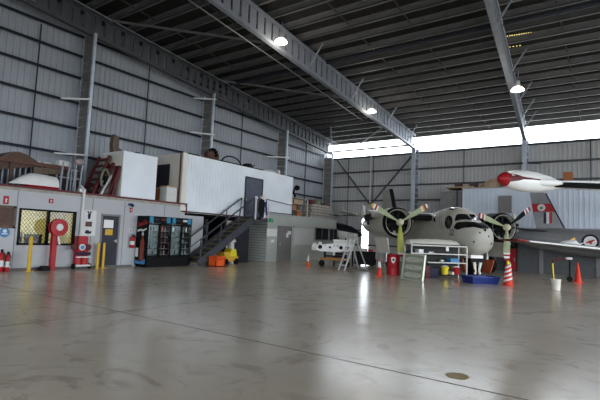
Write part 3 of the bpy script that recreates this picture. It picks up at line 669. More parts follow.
t = thing('roller_shutter', 'closed pale roller shutter in the pale green office wall', 'shutter', (XF, (p.y+q.y)/2, 1.0))
b = MB()
for k in range(10): z = 1.0+k*.108; b.box(XF, XF+.04, p.y, q.y, z, z+.1)
b.build('slats', 'white', t)
b = MB(); b.box(XF, XF+.09, p.y-.04, q.y+.04, 2.08, 2.2); b.build('shutter_box', 'green', t)
for i, (a0, a1) in enumerate(((315.5, 327.8), (329.6, 336.5))):
    p, q = on(a0, 228, 0, XF), on(a1, 240.5, 0, XF)
    t = thing('window_%d' % (i+2), '%s dark window in the pale green office wall' % ('wide' if i == 0 else 'narrow'), 'window', (XF, (p.y+q.y)/2, 1.3)); t['kind'] = 'structure'
    b = MB(); b.box(XF-.02, XF+.012, p.y, q.y, 1.38, 2.14); b.build('window_pane', 'window', t)
    b = MB(); b.box(XF, XF+.04, p.y, q.y, 1.33, 1.39); b.box(XF, XF+.04, p.y, q.y, 2.13, 2.18); b.box(XF, XF+.04, p.y-.05, p.y, 1.33, 2.18); b.box(XF, XF+.04, q.y, q.y+.05, 1.33, 2.18); b.box(XF+.01, XF+.03, (p.y+q.y)/2-.02, (p.y+q.y)/2+.02, 1.38, 2.14); b.build('window_frame', 'gdoor', t)

# ================================================================ HUTS ON THE DECK
def hut_ridge(b, x, y0, y1, z0, z1, step, d=.025):
    y = y0
    while y < y1: b.box(x, x+d, y, y+.05, z0, z1); y += step
t = thing('storage_hut', 'small pale storage hut on the deck beside the leaning dark red frames', 'hut', (-17.2, 11.6, ZD))
b = MB(); b.box(XF-.03, XF, 10.78, 12.45, ZD+.06, 4.72); b.build('front_panel', 'hut', t)
b = MB(); b.box(-17.95, XF-.03, 10.78, 12.45, ZD+.0, 4.68); b.build('body', 'cream', t)
b = MB(); b.box(-17.97, XF+.01, 10.76, 12.47, 4.68, 4.74); b.build('roof_cap', 'hut', t)
HX0, HX1, HY0, HY1, HZ0, HZ1 = -18.85, XF, 13.88, 22.62, 2.42, 5.2
t = thing('site_hut', 'long white ribbed hut on the upper level at the top of the stairs', 'hut', (-17.7, 18.2, 2.3))
b = MB(); b.box(HX0, HX1-.02, HY0, 20.33, HZ0, HZ1); b.box(HX0, HX1-.02, 20.33, HY1, 2.83, HZ1); b.build('body', 'cream', t)
b = MB(); b.box(HX1-.02, HX1, HY0+.22, 20.33, HZ0, HZ1-.02); b.box(HX1-.02, HX1, 20.33, HY1, 2.83, HZ1-.02)
for k in range(22):
    y = HY0+.3+k*.2
    if y < 17.9: b.box(HX1, HX1+.02, y, y+.1, HZ0+.35, HZ1-.1)
b.box(HX1, HX1+.015, HY0+.22, 17.9, HZ0, HZ0+.3)
b.build('ribbed_front', 'hut', t)
b = MB(); b.box(HX1-.02, HX1+.03, HY0-.02, HY0+.22, HZ0, HZ1+.03); b.build('corner_post', 'cream', t)
b = MB(); b.tube([(HX1-.12, HY0-.05, HZ0+.2), (HX1-.12, HY0-.05, HZ1+.02)], .035, 6); b.build('rusty_drain', 'darkred', t)
b = MB(); b.box(HX1-.06, HX1+.03, HY0, 20.3, 2.43, 2.5); b.box(HX0, HX0+.1, HY0, 20.3, 2.43, 2.5); b.build('base_beam', 'brown', t)
b = MB(); b.box(-18.42, -17.42, HY0-.03, HY0, ZD, 4.72); b.build('end_door', 'door', t)
b = MB(); b.box(HX1, HX1+.03, 18.2, 19.7, 2.42, 4.63); d_ = b.build('front_door', mat('slate_blue_door', (.09, .10, .14), .5), t)
b = MB(); b.box(HX1+.03, HX1+.05, 18.2, 18.28, 2.42, 4.67); b.box(HX1+.03, HX1+.05, 19.62, 19.7, 2.42, 4.67); b.box(HX1+.03, HX1+.05, 18.2, 19.7, 4.6, 4.68); b.build('door_frame', 'door', d_)
b = MB(); b.box(HX1+.03, HX1+.07, 18.3, 18.34, 3.35, 3.5); b.build('door_handle', 'silver', d_)
b = MB(); b.tube([(XF+.08, 19.75, 3.6), (XF+.08, 22.6, 3.42)], .022, 6); b.tube([(XF+.08, 19.75, 2.86), (XF+.08, 22.6, 2.86)], .022, 6)
for y in (19.78, 22.55): b.tube([(XF+.08, y, 2.75), (XF+.08, y, 3.5)], .022, 6)
tag(b.build('guard_rail', 'stair'), 'thin dark guard rail along the white hut beyond its door', 'railing')
# things on top of the huts
def engine(p, s, label, m='brown'):
    t = thing('engine_block', label, 'engine', p)
    b = MB(); b.lathe([(-.45*s, .16*s), (-.3*s, .26*s), (.2*s, .3*s), (.35*s, .2*s), (.45*s, .06*s)], p+Vector((0, 0, .3*s)), (0, 1, 0), 12); b.build('casing', m, t, True)
    b = MB()
    for a in range(7):
        an = a*PI/6; d = Vector((math.cos(an), 0, math.sin(an))); b.tube([p+Vector((0, 0, .3*s))+d*.2*s, p+Vector((0, 0, .3*s))+d*.42*s], [.09*s, .07*s], 8)
    b.build('cylinder', 'black', t, True)
    return t
p = Vector((-17.0, 16.15, 5.2)); engine(p, .95, 'dusty brown engine on the roof of the long white hut')
p = Vector((-17.2, 11.0, 4.74))
pp = on(117, 147.5, 0, -17.6); t = thing('scrap_parts', 'brown scrap bracket standing on the small pale hut', 'scrap', (-17.6, pp.y, 4.74))
b = MB(); b.prism([(-.25, 0), (.3, 0), (.15, .2), (.0, .25), (-.05, .75), (-.25, .8), (-.3, .4)], (-17.7, pp.y, 4.74), (0, 1, 0), (0, 0, 1), (.25, 0, 0)); b.build('bracket', 'wood', t)
b = MB(); b.tube([(-17.6, pp.y-.2, 4.9), (-17.4, pp.y+.35, 4.85)], .06, 8); b.build('tube', 'brown', t)
b = MB(); pp = on(140, 152, 0, -17.2); b.prism([(-.25, 0), (.25, 0), (.15, .08), (.1, .17), (-.05, .17), (-.1, .07)], (-17.3, 11.85, 4.74), (0, 1, 0), (0, 0, 1), (.2, 0, 0)); tag(b.build('metal_bracket', 'black'), 'small black bracket on the roof of the small pale hut', 'bracket')
b = MB(); b.tube([(-16.9, 16.75+.75*(1-math.cos(a)), 5.24+.42*math.sin(a)) for a in [i*PI/12 for i in range(13)]], .035, 8); tag(b.build('hose_loop', 'black', smooth=True), 'black hose arching over the roof of the long white hut', 'hose')
p = Vector((-16.95, 18.85, 5.2)); t = thing('scrap_parts', 'small dark machine part on the hut roof beyond the hose', 'scrap', p)
b = MB(); b.lathe([(-.35, .1), (-.1, .16), (.25, .14), (.4, .05)], p+Vector((0, 0, .16)), (0, 1, .15), 10); b.build('casing', 'black', t, True)
b = MB(); b.tube([p+Vector((0, .3, .1)), p+Vector((0, .6, .3))], .03, 6); b.build('arm', 'black', t)
b = MB(); b.lathe([(0, .13), (.42, .13), (.46, .08), (.5, .02)], (-17.5, 23.0-.65, 5.2), (0, 0, 1), 14); tag(b.build('white_canister', 'white', smooth=True), 'white canister on the far end of the long hut roof', 'canister')
b = MB(); b.loft([[Vector((-17.1+math.cos(a)*.3*s, 21.0+math.sin(a)*.65*s, 5.2+z)) for a in [i*PI/6 for i in range(12)]] for z, s in ((0, 1), (.15, .95), (.26, .5), (.28, .1))]); tag(b.build('plastic_bundle', 'white', smooth=True), 'low white plastic bundle on the hut roof before the canister', 'bundle')
p = Vector((XF+.1, 22.75, 4.6)); t = thing('flood_light', 'dark floodlight fixed to the far corner of the long white hut', 'light fitting', p)
b = MB(); b.lathe([(0, .05), (.05, .15), (.2, .17), (.3, .1)], p, (.3, 1, -.3), 12); b.build('head', 'black', t, True)
b = MB(); b.tube([p, p+Vector((-.05, -.1, -.35)), p+Vector((-.05, .12, -.6))], .06, 8); b.build('bracket', 'black', t)
# boxes between the huts
t = thing('orange_box', 'orange brown box on the deck between the two huts', 'box', (-17.2, 13.55, ZD))
b = MB(); b.box(-17.6, -17.15, 13.3, 13.8, ZD, ZD+.72); b.build('carton', 'terracotta', t); b = MB(); b.box(-17.62, -17.13, 13.28, 13.82, ZD+.66, ZD+.74); b.build('lid', 'tan', t)
t = thing('white_cabinet', 'white cabinet with a wooden top on the deck between the two huts', 'cabinet', (-16.85, 13.55, ZD))
b = MB(); b.box(-17.1, -16.62, 13.15, 13.72, ZD, ZD+.72); b.build('body', 'white', t); b = MB(); b.box(-17.13, -16.6, 13.13, 13.74, ZD+.72, ZD+.78); b.build('top', 'tan', t)

# deck, near end ---------------------------------------------------------------
def px_deck(px, py, X): return on(px, py, 0, X)
# barrel-roofed wooden canopy
t = thing('wooden_wagon_top', 'curved brown wooden wagon canopy on the deck above the notice board', 'canopy', (-18.6, 7.0, ZD))
X0 = -19.0; rr_ = []
b = MB()
for x in (-19.45, -17.4):
    pts = []
ppts = [on(px, py, 0, -17.6) for px, py in ((-14, 160), (0, 157.3), (12, 151.5), (20, 151.8), (27, 154.5), (35, 159.5), (41, 163.8))]
rings = [[p for p in [Vector((-17.6, q.y, q.z)), Vector((-19.4, q.y, q.z)), Vector((-19.4, q.y, q.z-.05)), Vector((-17.6, q.y, q.z-.05))]] for q in ppts]
b.loft(rings); b.build('curved_roof', 'wood', t)
b = MB(); a0, a1 = on(-12, 157, 0, -17.55), on(70, 168.8, 0, -17.55); b.bar(a0, a1, .08, .14); b.build('side_rail', mat('red_brown_timber', (.12, .055, .04), .6), t); b = MB(); b.bar(a0+Vector((-1.8, 0, 0)), a1+Vector((-1.8, 0, 0)), .08, .14); b.build('side_rail', mat('red_brown_timber', (.25, .10, .06), .6), t)
b = MB(); q0, q1 = ppts[0], ppts[-1]
b.prism([(p.y, p.z-.05) for p in ppts] + [(q1.y, q1.z-.1), (q0.y, q0.z-.35)], (-17.7, 0, 0), (0, 1, 0), (0, 0, 1), (.05, 0, 0)); b.build('end_board', 'brown', t)
a2 = on(34, 165.5, 0, -17.6)
b = MB(); b.prism([(a2.y, a2.z-.05), (a1.y-.2, a1.z-.05), (a1.y-.2, a1.z-.25), (a2.y, a2.z-.3)], (-17.65, 0, 0), (0, 1, 0), (0, 0, 1), (.05, 0, 0)); b.build('valance', 'wood', t)
for yy in (5.6, 7.1, 9.1):
    b = MB(); b.box(-17.65, -17.57, yy-.04, yy+.04, ZD, a0.z+(a1.z-a0.z)*(yy-a0.y)/(a1.y-a0.y)); b.box(-19.4, -19.32, yy-.04, yy+.04, ZD, a0.z+(a1.z-a0.z)*(yy-a0.y)/(a1.y-a0.y)); b.build('post', 'brown', t)
# upright grey racks behind the canopy
t = thing('slatted_rack', 'row of pale grey upright slats standing on the deck behind the white cowling', 'rack', (-17.9, 7.5, ZD))
for i in range(16):
    y = 6.75+i*.19
    if 8.55 < y < 8.7: continue
    b = MB(); b.box(-17.95, -17.9, y, y+.05, ZD+.0, ZD+.98); b.build('slat', 'steel', t)
b = MB(); b.box(-17.96, -17.89, 6.7, 9.7, ZD+.98, ZD+1.04); b.box(-17.96, -17.89, 6.7, 9.7, ZD, ZD+.05); b.build('rail', 'steel', t)
b = MB(); b.box(-18.3, -18.25, 6.0, 9.6, ZD, ZD+1.1); tag(b.build('backing_board', mat('dark_teal_board', (.05, .065, .075), .7)), 'dark board standing behind the grey slats on the deck', 'board')
# white cowling with red bottom
t = thing('aircraft_cowling', 'long white pointed cowling with a red underside lying on the deck edge', 'cowling', (-17.0, 7.5, ZD))
a0, a1 = on(8.5, 184.8, 0, -17.0), on(54.5, 188.5, 0, -17.0); L = a1.y-a0.y
rg = []
for f, hh, ww in ((0, .02, .05), (.1, .14, .16), (.25, .31, .27), (.4, .42, .33), (.55, .46, .36), (.8, .44, .36), (1, .40, .34)):
    y = a0.y+L*f; rg.append([Vector((-17.0+math.cos(a)*ww, y, ZD+.14+math.sin(a)*hh)) for a in [i*PI/8 for i in range(9)]])
b = MB(); b.loft(rg, True, True); b.build('upper_shell', 'acwhite', t, True)
rg = []
for f, hh, ww in ((.3, .02, .1), (.4, .1, .3), (.6, .13, .36), (1, .13, .34)):
    y = a0.y+L*f; rg.append([Vector((-17.0+math.cos(a)*ww, y, ZD+.14-math.sin(a)*hh)) for a in [i*PI/6 for i in range(7)]])
b = MB(); b.loft(rg, True, True); b.build('red_underside', 'red', t, True)
p = on(62, 172, 0, -17.84)
t = thing('white_carton', 'small white box on top of the grey slats near the column', 'carton', p)
b = MB(); b.box(-17.98, -17.7, p.y-.2, p.y+.2, ZD+1.04, ZD+1.3); b.build('carton', 'paper', t); b = MB(); b.box(-17.985, -17.695, p.y-.05, p.y+.05, ZD+1.27, ZD+1.285); b.build('tape', 'tan', t)
for i, (y, lab) in enumerate(((7.9, 'flat white packet on the slatted rack, nearer the canopy end'), (8.3, 'flat white packet on the slatted rack, nearer the white box'))):
    b = MB(); b.box(-17.98, -17.75, y, y+.24, ZD+1.04, ZD+1.13); b.box(-17.96, -17.77, y+.02, y+.22, ZD+1.13, ZD+1.145); tag(b.build('paper_packet', 'paper'), lab, 'packet')
# jumble next to the column
p = Vector((-17.2, 9.15, ZD))
t = thing('engine_stand', 'cluttered grey pipe stand with dusty parts on the deck before the column', 'stand', p)
b = MB()
for dy in (-.5, -.25, .0, .25):
    b.tube([p+Vector((.0, dy, 0)), p+Vector((.05, dy+.05, 1.2))], .035, 6)
b.tube([p+Vector((0, -.55, .6)), p+Vector((0, .35, .6))], .03, 6); b.build('pipes', 'steel', t)
b = MB(); b.lathe([(-.17, .08), (0, .15), (.17, .07)], p+Vector((.1, .12, 1.27)), (0, 1, .2), 10); b.build('dusty_part', mat('dusty_pink_grey', (.33, .27, .26), .8, 0, .3, 9), t, True)
b = MB(); b.lathe([(0, .16), (.2, .18), (.24, .1)], p+Vector((.3, .2, 0)), (0, 0, 1), 10); b.build('bucket', 'silver', t, True)
# leaning dark red frames
def frame(p0, p1, w, label, m, slats=4):
    p0, p1 = Vector(p0), Vector(p1); t = thing('steel_trestle', label, 'trestle', p0)
    d = p1-p0; sd = Vector((1, 0, 0)); nn = d.cross(sd).normalized()
    for s in (-1, 1):
        b = MB(); b.obox((p0+p1)/2+sd*(w/2)*s, d/2, sd*.05, nn*.05); b.build('side_rail', m, t)
    b = MB()
    for k in range(slats): b.obox(p0+d*((k+.5)/slats), d.normalized()*.045, sd*w/2, nn*.03)
    b.build('cross_bars', m, t)
    return t
frame((-17.6, 9.95, ZD), (-17.6, 10.62, ZD+1.75), .75, 'tall dark red steel frame leaning on the small pale hut, nearest the column', 'darkred', 6)
frame((-17.2, 10.15, ZD), (-17.2, 10.68, ZD+1.45), .35, 'shorter dark red steel frame leaning behind the striped plank', 'darkred', 5)
frame((-16.72, 10.45, ZD), (-16.72, 10.72, ZD+1.3), .2, 'narrow dark red frame leaning against the hut corner', 'darkred', 4)
b = MB(); b.bar((-16.9, 10.1, ZD), (-16.9, 10.55, ZD+.9), .1, .05); tag(b.build('leaning_plank', 'acwhite'), 'white plank leaning among the dark red frames', 'plank')
b = MB(); b.bar((-16.6, 10.25, ZD), (-16.62, 10.6, ZD+.95), .09, .04); tag(b.build('leaning_plank', 'darkred'), 'red plank leaning before the white plank on the deck', 'plank')
t = thing('rope_coil', 'olive green coil hung among the dark red frames', 'coil', (-17.1, 10.4, ZD+.3))
b = MB(); b.tube([Vector((-17.02+.02*math.sin(3*a), 10.35+.16*math.cos(a), ZD+.75+.38*math.sin(a))) for a in [i*.35 for i in range(37)]], .05, 6); b.build('coil', 'olive', t, True)
b = MB(); b.box(-17.0, -16.92, 10.3, 10.42, ZD+.5, ZD+.85); b.build('tie', 'black', t)

# on top of the green office -------------------------------------------------------
GZ = 2.82
t = thing('storage_shelf', 'open timber shelf of cartons on the roof of the pale green office', 'shelf', (-16.9, 23.6, GZ))
for y in (22.85, 24.55):
    for x in (-17.3, -16.65):
        b = MB(); b.box(x-.03, x+.03, y-.03, y+.03, GZ, GZ+1.15); b.build('post', 'white' if y > 24 and x > -17 else 'timber', t)
for z in (.35, .75, 1.12):
    b = MB(); b.box(-17.33, -16.62, 22.8, 24.6, GZ+z, GZ+z+.04); b.build('shelf_board', 'timber', t)
for y0, y1, z, hh, m_, lab in ((22.95, 23.3, .0, .3, 'brown', 'brown carton at the bottom of the roof shelf, by the hut'), (23.5, 23.95, .0, .33, 'terracotta', 'orange brown carton at the bottom of the roof shelf, by its white post'),
                           (22.9, 23.4, .39, .3, 'terracotta', 'orange brown carton on the middle board of the roof shelf'), (23.55, 23.85, .39, .34, 'wood', 'wooden box on the middle board of the roof shelf'),
                           (23.1, 24.0, .79, .28, 'tan', 'tan carton on the upper board of the roof shelf')):
    b = MB(); b.box(-17.2, -16.7, y0, y1, GZ+z, GZ+z+hh); b.box(-17.21, -16.69, (y0+y1)/2-.03, (y0+y1)/2+.03, GZ+z+hh*.98, GZ+z+hh+.006); tag(b.build('carton', m_), lab, 'carton', None)
random.seed(3)
names = ['bottom', 'second', 'third', 'fourth', 'top']
for k in range(5):
    y0 = 24.9+.06*k+random.uniform(-.1, .1); y1 = 28.0-.12*k+random.uniform(-.1, .1); z = GZ+.01+k*.19
    b = MB(); b.box(-17.3, -16.62, y0, y1, z, z+.15); b.box(-17.2, -17.1, y0+.3, y1-.3, z+.15, z+.175); b.box(-16.8, -16.7, y0+.3, y1-.3, z+.15, z+.175)
    tag(b.build('timber_plank', 'timber'), 'long grey timber slab, %s of the stack on the pale green office' % names[k], 'plank', 'timber stack on the pale green office')
for y0, y1, z, hh, m_, lab in ((25.0, 25.8, .97, .25, 'darkred', 'dark red bin lying on the timber stack nearest the shelf'), (26.0, 26.5, .97, .38, 'olive', 'olive satchel on the timber stack'), (26.9, 27.7, .97, .16, 'brown', 'brown bundle on the far end of the timber stack')):
    b = MB(); ym = (y0+y1)/2; b.loft([[Vector((-17.0+math.cos(a)*.28*s, ym+math.sin(a)*(y1-y0)/2*s, GZ+z+q)) for a in [i*PI/6+.26 for i in range(12)]] for q, s in ((0, .95), (hh*.5, 1), (hh, .8))]); tag(b.build('stored_bundle', m_), lab, 'bundle')
b = MB(); b.bar((-16.9, 27.6, GZ+.6), (-16.4, 29.6, GZ+.25), .12, .05); tag(b.build('leaning_plank', 'timber'), 'pale plank poking out beyond the end of the timber stack', 'plank')

# ================================================================ AIRCRAFT 1: twin propeller aircraft
T = thing('propeller_aircraft', 'pale grey twin engined propeller aircraft parked nose out behind the workbench', 'aircraft', (-6.61, 22.73, 0), math.radians(-44.9))
fus = [(2.80, .04, 1.72, 1.80), (2.76, .22, 1.52, 2.0), (2.66, .40, 1.32, 2.18), (2.45, .58, 1.14, 2.34), (2.1, .72, 1.02, 2.5), (1.75, .80, .95, 2.6), (1.45, .84, .92, 2.74), (1.2, .86, .9, 2.95), (.95, .87, .9, 3.12), (.7, .88, .9, 3.21), (.3, .89, .9, 3.27), (-.3, .9, .9, 3.25),
       (-1.2, .9, .9, 3.12), (-2.5, .88, .92, 2.98), (-4, .78, 1.1, 2.88), (-5.5, .62, 1.4, 2.8), (-7, .45, 1.75, 2.78), (-8.5, .28, 2.15, 2.76), (-9.7, .1, 2.45, 2.7)]
def fsec(x):
    for a, b_ in zip(fus, fus[1:]):
        if a[0] >= x >= b_[0]:
            f = (a[0]-x)/(a[0]-b_[0]); return [a[i]+(b_[i]-a[i])*f for i in range(1, 4)]
    return fus[-1][1:]
def fpt(x, th, off=0.0):     # th: 0 = +y side, pi/2 = top
    w, z0, z1 = fsec(x); c, s = math.cos(th), math.sin(th); e = .82
    cc = math.copysign(abs(c)**e, c); ss = math.copysign(abs(s)**e, s)
    return Vector((x, cc*(w+off), (z0+z1)/2 + ss*((z1-z0)/2+off)))
xs = []
for a, b_ in zip(fus, fus[1:]): xs += [a[0], (a[0]+b_[0])/2]
xs.append(fus[-1][0]); NTH = 32
b = MB(); b.loft([[fpt(x, 2*PI*k/NTH) for k in range(NTH)] for x in xs]); b.build('fuselage', 'acgrey', T, True, False)
def patch(x0, x1, t0, t1, off, nx=8, nt=8, fx=None):
    b = MB(); rg = []
    for i in range(nx+1):
        rr = []
        for j in range(nt+1):
            u, v = i/nx, j/nt; th = t0+(t1-t0)*v; xa = x0+(x1-x0)*u
            if fx: xa, th = fx(u, v)
            rr.append(fpt(xa, th, off))
        rg.append(rr)
    b.loft(rg, False, False); return b
D = math.radians
def lerp(tab, t):
    for (a, p), (c_, q) in zip(tab, tab[1:]):
        if a <= t <= c_: return p+(q-p)*(t-a)/(c_-a)
    return tab[-1][1]
for sg in (-1, 1):
    sd_ = lambda t, sg=sg: D(t if sg < 0 else 180-t)
    def f_panel(u, v):
        t = 90+71*v; x0 = lerp(((90, 2.22), (106, 2.08), (139, 1.5), (161, 1.46)), t); x1 = lerp(((90, 2.74), (115, 2.6), (140, 2.3), (161, 1.75)), t); return x0+(x1-x0)*u, sd_(t)
    patch(0, 1, 0, 1, .006, 8, 16, f_panel).build('antiglare_panel', 'black', T, True, False)
    def f_ws(u, v): return (1.3-.11*v)*(1-u)+(1.86-.5*v)*u, sd_((91+31*v)*(1-u)+(91+50*v)*u)
    patch(0, 1, 0, 1, .01, 10, 10, f_ws).build('windscreen', 'window', T, True, False)
    def f_sw(u, v):
        r = u; a = 2*PI*v; return 1.0+r*(.27*math.cos(a)+.13*math.sin(a)), sd_(157+r*(-7*math.cos(a)+16*math.sin(a)))
    patch(0, 1, 0, 1, .01, 4, 20, f_sw).build('side_window', 'window', T, True, False)
    for dx in (0, .16):
        patch(0, 1, 0, 1, .008, 2, 10, lambda u, v, dx=dx: (-.22+.6*v+dx+.035*u, sd_(125+53*v))).build('warning_stripe', 'stain', T, True, False)
    patch(0, 1, 0, 1, .01, 3, 6, lambda u, v: (-.74+.36*v+.18*u, sd_(136+26*v))).build('small_window', 'window', T, True, False)
patch(.75, .35, D(96), D(120), .012).build('roof_window', 'window', T, True, False)
b = MB()
for yy, zz in ((-.25, 2.0), (.12, 1.85), (.3, 1.55), (-.45, 1.6), (.5, 1.9)):
    lo_, hi_ = 1.2, 2.8
    for _ in range(30):
        mid = (lo_+hi_)/2; w, z0, z1 = fsec(mid)
        ins = (abs(yy)/w)**(2/.82)+(abs(zz-(z0+z1)/2)/((z1-z0)/2))**(2/.82) < 1
        lo_, hi_ = (mid, hi_) if ins else (lo_, mid)
    b.lathe([(0, .04), (.012, .035)], (lo_, yy, zz), (1, yy*.5, (zz-1.7)*.5), 10)
b.build('nose_fastener', 'black', T, True, False)
t2 = text('nose_number', '22', .42, 'black', Matrix.Identity(4), None, .003, 0, 1.0)
w_, _, _ = fsec(1.05)
mt = Matrix(((1, 0, 0, 1.38), (0, 0, -1, -.86), (0, 1, 0, 1.98), (0, 0, 0, 1)))
t2.data.transform(mt); t2.parent = T
# wing centre section
def airfoil(x0, c, z, th): return [(x0+c*.0, z), (x0-c*.06, z+th*.55), (x0-c*.25, z+th), (x0-c*.6, z+th*.7), (x0-c, z+.02), (x0-c*.6, z-th*.25), (x0-c*.2, z-th*.35), (x0-c*.04, z-th*.25)]
b = MB(); b.prism(airfoil(-.55, 2.9, 2.72, .3), (0, -4.05, 0), (1, 0, 0), (0, 0, 1), (0, 8.1, 0)); wg_ = b.build('wing', 'acgrey', T, False, False)
for y_ in (-1.95, .9):
    b = MB(); b.prism([(-.5, 2.62), (-.5, 2.82), (-.75, 2.92), (-.75, 2.58)], (0, y_, 0), (1, 0, 0), (0, 0, 1), (0, 1.05, 0)); b.build('black_leading_edge', 'rubber', wg_, False, False)
for sg in (-1, 1):
    b = MB(); b.box(-1.6, -.7, sg*4.05-.05, sg*4.05+.05, 2.5, 2.78); b.box(-1.2, -.9, sg*4.1-.06, sg*4.1+.06, 2.25, 2.5); b.build('fold_rib', 'black', wg_, False, False)
    b = MB(); b.prism([(-1.5, 2.75), (-1.1, 2.75), (-1.25, 3.2), (-1.4, 3.25)], (0, sg*4.25-.05, 0), (1, 0, 0), (0, 0, 1), (0, .1, 0)); b.lathe([(-.1, .1), (.1, .1)], (-1.1, sg*4.2, 2.3), (0, 1, 0), 10); b.build('fold_fitting', 'acwhite', wg_, False, False)
# tail
b = MB(); b.prism([(-7.3, 2.7), (-8.5, 5.0), (-9.6, 5.02), (-9.9, 2.6)], (0, -.11, 0), (1, 0, 0), (0, 0, 1), (0, .22, 0)); fn = b.build('tail_fin', 'acgrey', T, False, False)
b = MB(); b.prism([(-7.2, 2.78), (-8.42, 5.02), (-8.5, 5.03), (-7.32, 2.78)], (0, -.125, 0), (1, 0, 0), (0, 0, 1), (0, .25, 0)); b.build('black_leading_edge', 'rubber', fn, False, False)
for sg in (-1, 1):
    b = MB(); b.loft([[Vector((x, sg*y, z+dz)) for x, dz in ((xa, 0), (xa-.3, .07), (xb, 0), (xa-.3, -.05))] for xa, xb, y, z in ((-8.0, -9.6, .1, 2.7), (-8.4, -9.5, 3.4, 3.35))]); b.build('tailplane', 'acgrey', T, False, False)
# engines
def naca(sg, blades):
    yc = sg*2.85; c = Vector((0, yc, 2.4))
    b = MB(); b.lathe([(-.55, .02), (-.55, .60), (-.22, .60), (-.12, .63), (-.10, .67), (-.14, .71), (-.35, .755), (-1.2, .76), (-2.4, .70), (-4, .50), (-5.2, .2), (-5.5, .03)], c, (1, 0, 0), 28)
    nm = b.build('engine_nacelle', 'acgrey', T, True, False)
    b = MB(); b.lathe([(-.545, .02), (-.545, .595), (-.2, .605), (-.105, .655), (-.09, .67), (-.12, .714), (-.2, .744), (-.3, .758)] + ([(-.35, .762), (-1.2, .766)] if sg > 0 else []), c, (1, 0, 0), 28, False); b.build('black_cowl_ring', 'black', nm, True, False)
    b = MB()
    for k in range(9):
        a = 2*PI*k/9; d = Vector((0, math.cos(a), math.sin(a))); b.tube([c+Vector((-.38, 0, 0))+d*.2, c+Vector((-.38, 0, 0))+d*.54], [.1, .085], 8)
    b.lathe([(-.5, .3), (-.25, .27), (-.05, .17), (.05, .12)], c, (1, 0, 0), 16); b.build('radial_engine', 'propblack', nm, True, False)
    b = MB(); b.prism([(-.5, 1.75), (-.5, 2.0), (-3.4, 2.1), (-3.4, 1.75), (-2.6, 1.62), (-1, 1.6)], (0, yc-.3, 0), (1, 0, 0), (0, 0, 1), (0, .6, 0)); b.build('gear_bay', 'acgrey', nm, False, False)
    # propeller: hub and blades
    b = MB(); b.lathe([(-.02, .1), (.03, .17), (.15, .17), (.26, .13), (.32, .05), (.33, .01)], c, (1, 0, 0), 16); pr = b.build('propeller', 'creamhub', T, True, False)
    for ang, mf, mb_, tips in blades:
        a = D(ang); d = Vector((0, math.cos(a), math.sin(a))); e = Vector((0, -math.sin(a), math.cos(a)))
        # blade sections: pitch twists along the radius
        def sec(r, ch, tw, th):
            q = c+Vector((.1, 0, 0))+d*r; cv = e*math.cos(tw)+Vector((1, 0, 0))*math.sin(tw); nv = cv.cross(d)
            return [q+cv*ch*u+nv*th*v for u, v in ((-.5, 0), (-.25, .8), (.1, 1), (.5, 0), (.1, -.6), (-.25, -.5))]
        rad = [(.12, .12, 1.0, .05), (.3, .17, .9, .045), (.6, .27, .7, .035), (.95, .32, .5, .028), (1.28, .31, .36, .02), (1.36, .305, .34, .019), (1.45, .29, .3, .017), (1.55, .26, .28, .014), (1.66, .2, .26, .008)]
        b = MB(); rg = [sec(*q) for q in rad]; b.loft(rg[:5]); bl = b.build('blade', mf, pr, False, False)
        for i, tm in enumerate(tips):
            b = MB(); b.loft(rg[4+i:6+i] if i < len(tips)-1 else rg[4+i:]); b.build('tip_band', tm, bl, False, False)
naca(-1, ((152, 'prop', 0, ('acwhite', 'red', 'acwhite', 'yellow')), (32, 'prop', 0, ('acwhite', 'yellow', 'red', 'acwhite')), (272, 'propolive', 0, ('propolive', 'propolive', 'acwhite', 'red'))))
naca(1, ((160, 'prop', 0, ('acwhite', 'red', 'acwhite', 'red')), (38, 'propblack', 0, ('acwhite', 'red', 'acwhite', 'red')), (270, 'prop', 0, ('acwhite', 'red', 'acwhite', 'red'))))
def wheel(b, c, r, w): b.lathe([(-w/2, r*.55), (-w/2, r*.9), (-w*.3, r), (w*.3, r), (w/2, r*.9), (w/2, r*.55)], c, (0, 1, 0), 20)
b = MB(); b.box(1.55, 2.1, -.3, .3, .86, 1.0); b.build('nose_gear_housing', 'acwhite', T, False, False)
b = MB(); b.box(1.5, 2.05, -.28, .28, .62, .86); b.box(1.5, 1.6, -.3, .3, .2, .62); b.build('nose_gear_well', 'black', T, False, False)
b = MB(); b.tube([(1.9, 0, .95), (1.95, 0, .3)], .07, 10); b.tube([(1.95, -.2, .24), (1.95, .2, .24)], .05, 8)
b.build('nose_gear_leg', 'silver', T, True, False)
for sg in (-1, 1):
    b = MB(); b.tube([(2.12, sg*.15, .68), (2.1, sg*.1, .35), (2.12, sg*.13, .16)], [.07, .05, .065], 10); b.build('nose_gear_fork', 'cream', T, True, False)
    b = MB(); wheel(b, (1.9, sg*.17, .26), .26, .14); b.build('nose_wheel', 'rubber', T, True, False)
    b = MB(); b.tube([(-1.6, sg*2.85, 1.7), (-1.6, sg*2.85, .4)], .09, 10); b.build('main_gear_leg', 'silver', T, True, False)
    b = MB(); wheel(b, (-1.6, sg*2.85+.22, .42), .42, .25); b.build('main_wheel', 'rubber', T, True, False)
    b = MB(); b.obox((-1.2, sg*3.25, 1.25), (.9, 0, 0), (0, .02, 0), (0, sg*.08, .38)); b.build('gear_door', 'cream', T, False, False)
    b = MB(); b.obox((1.95, sg*.62, .52), (.28, sg*.05, 0), (0, .015, 0), (0, sg*.1, .3)); b.build('nose_gear_door', mat('red_brown_cover', (.33, .07, .03), .5), T, False, False)

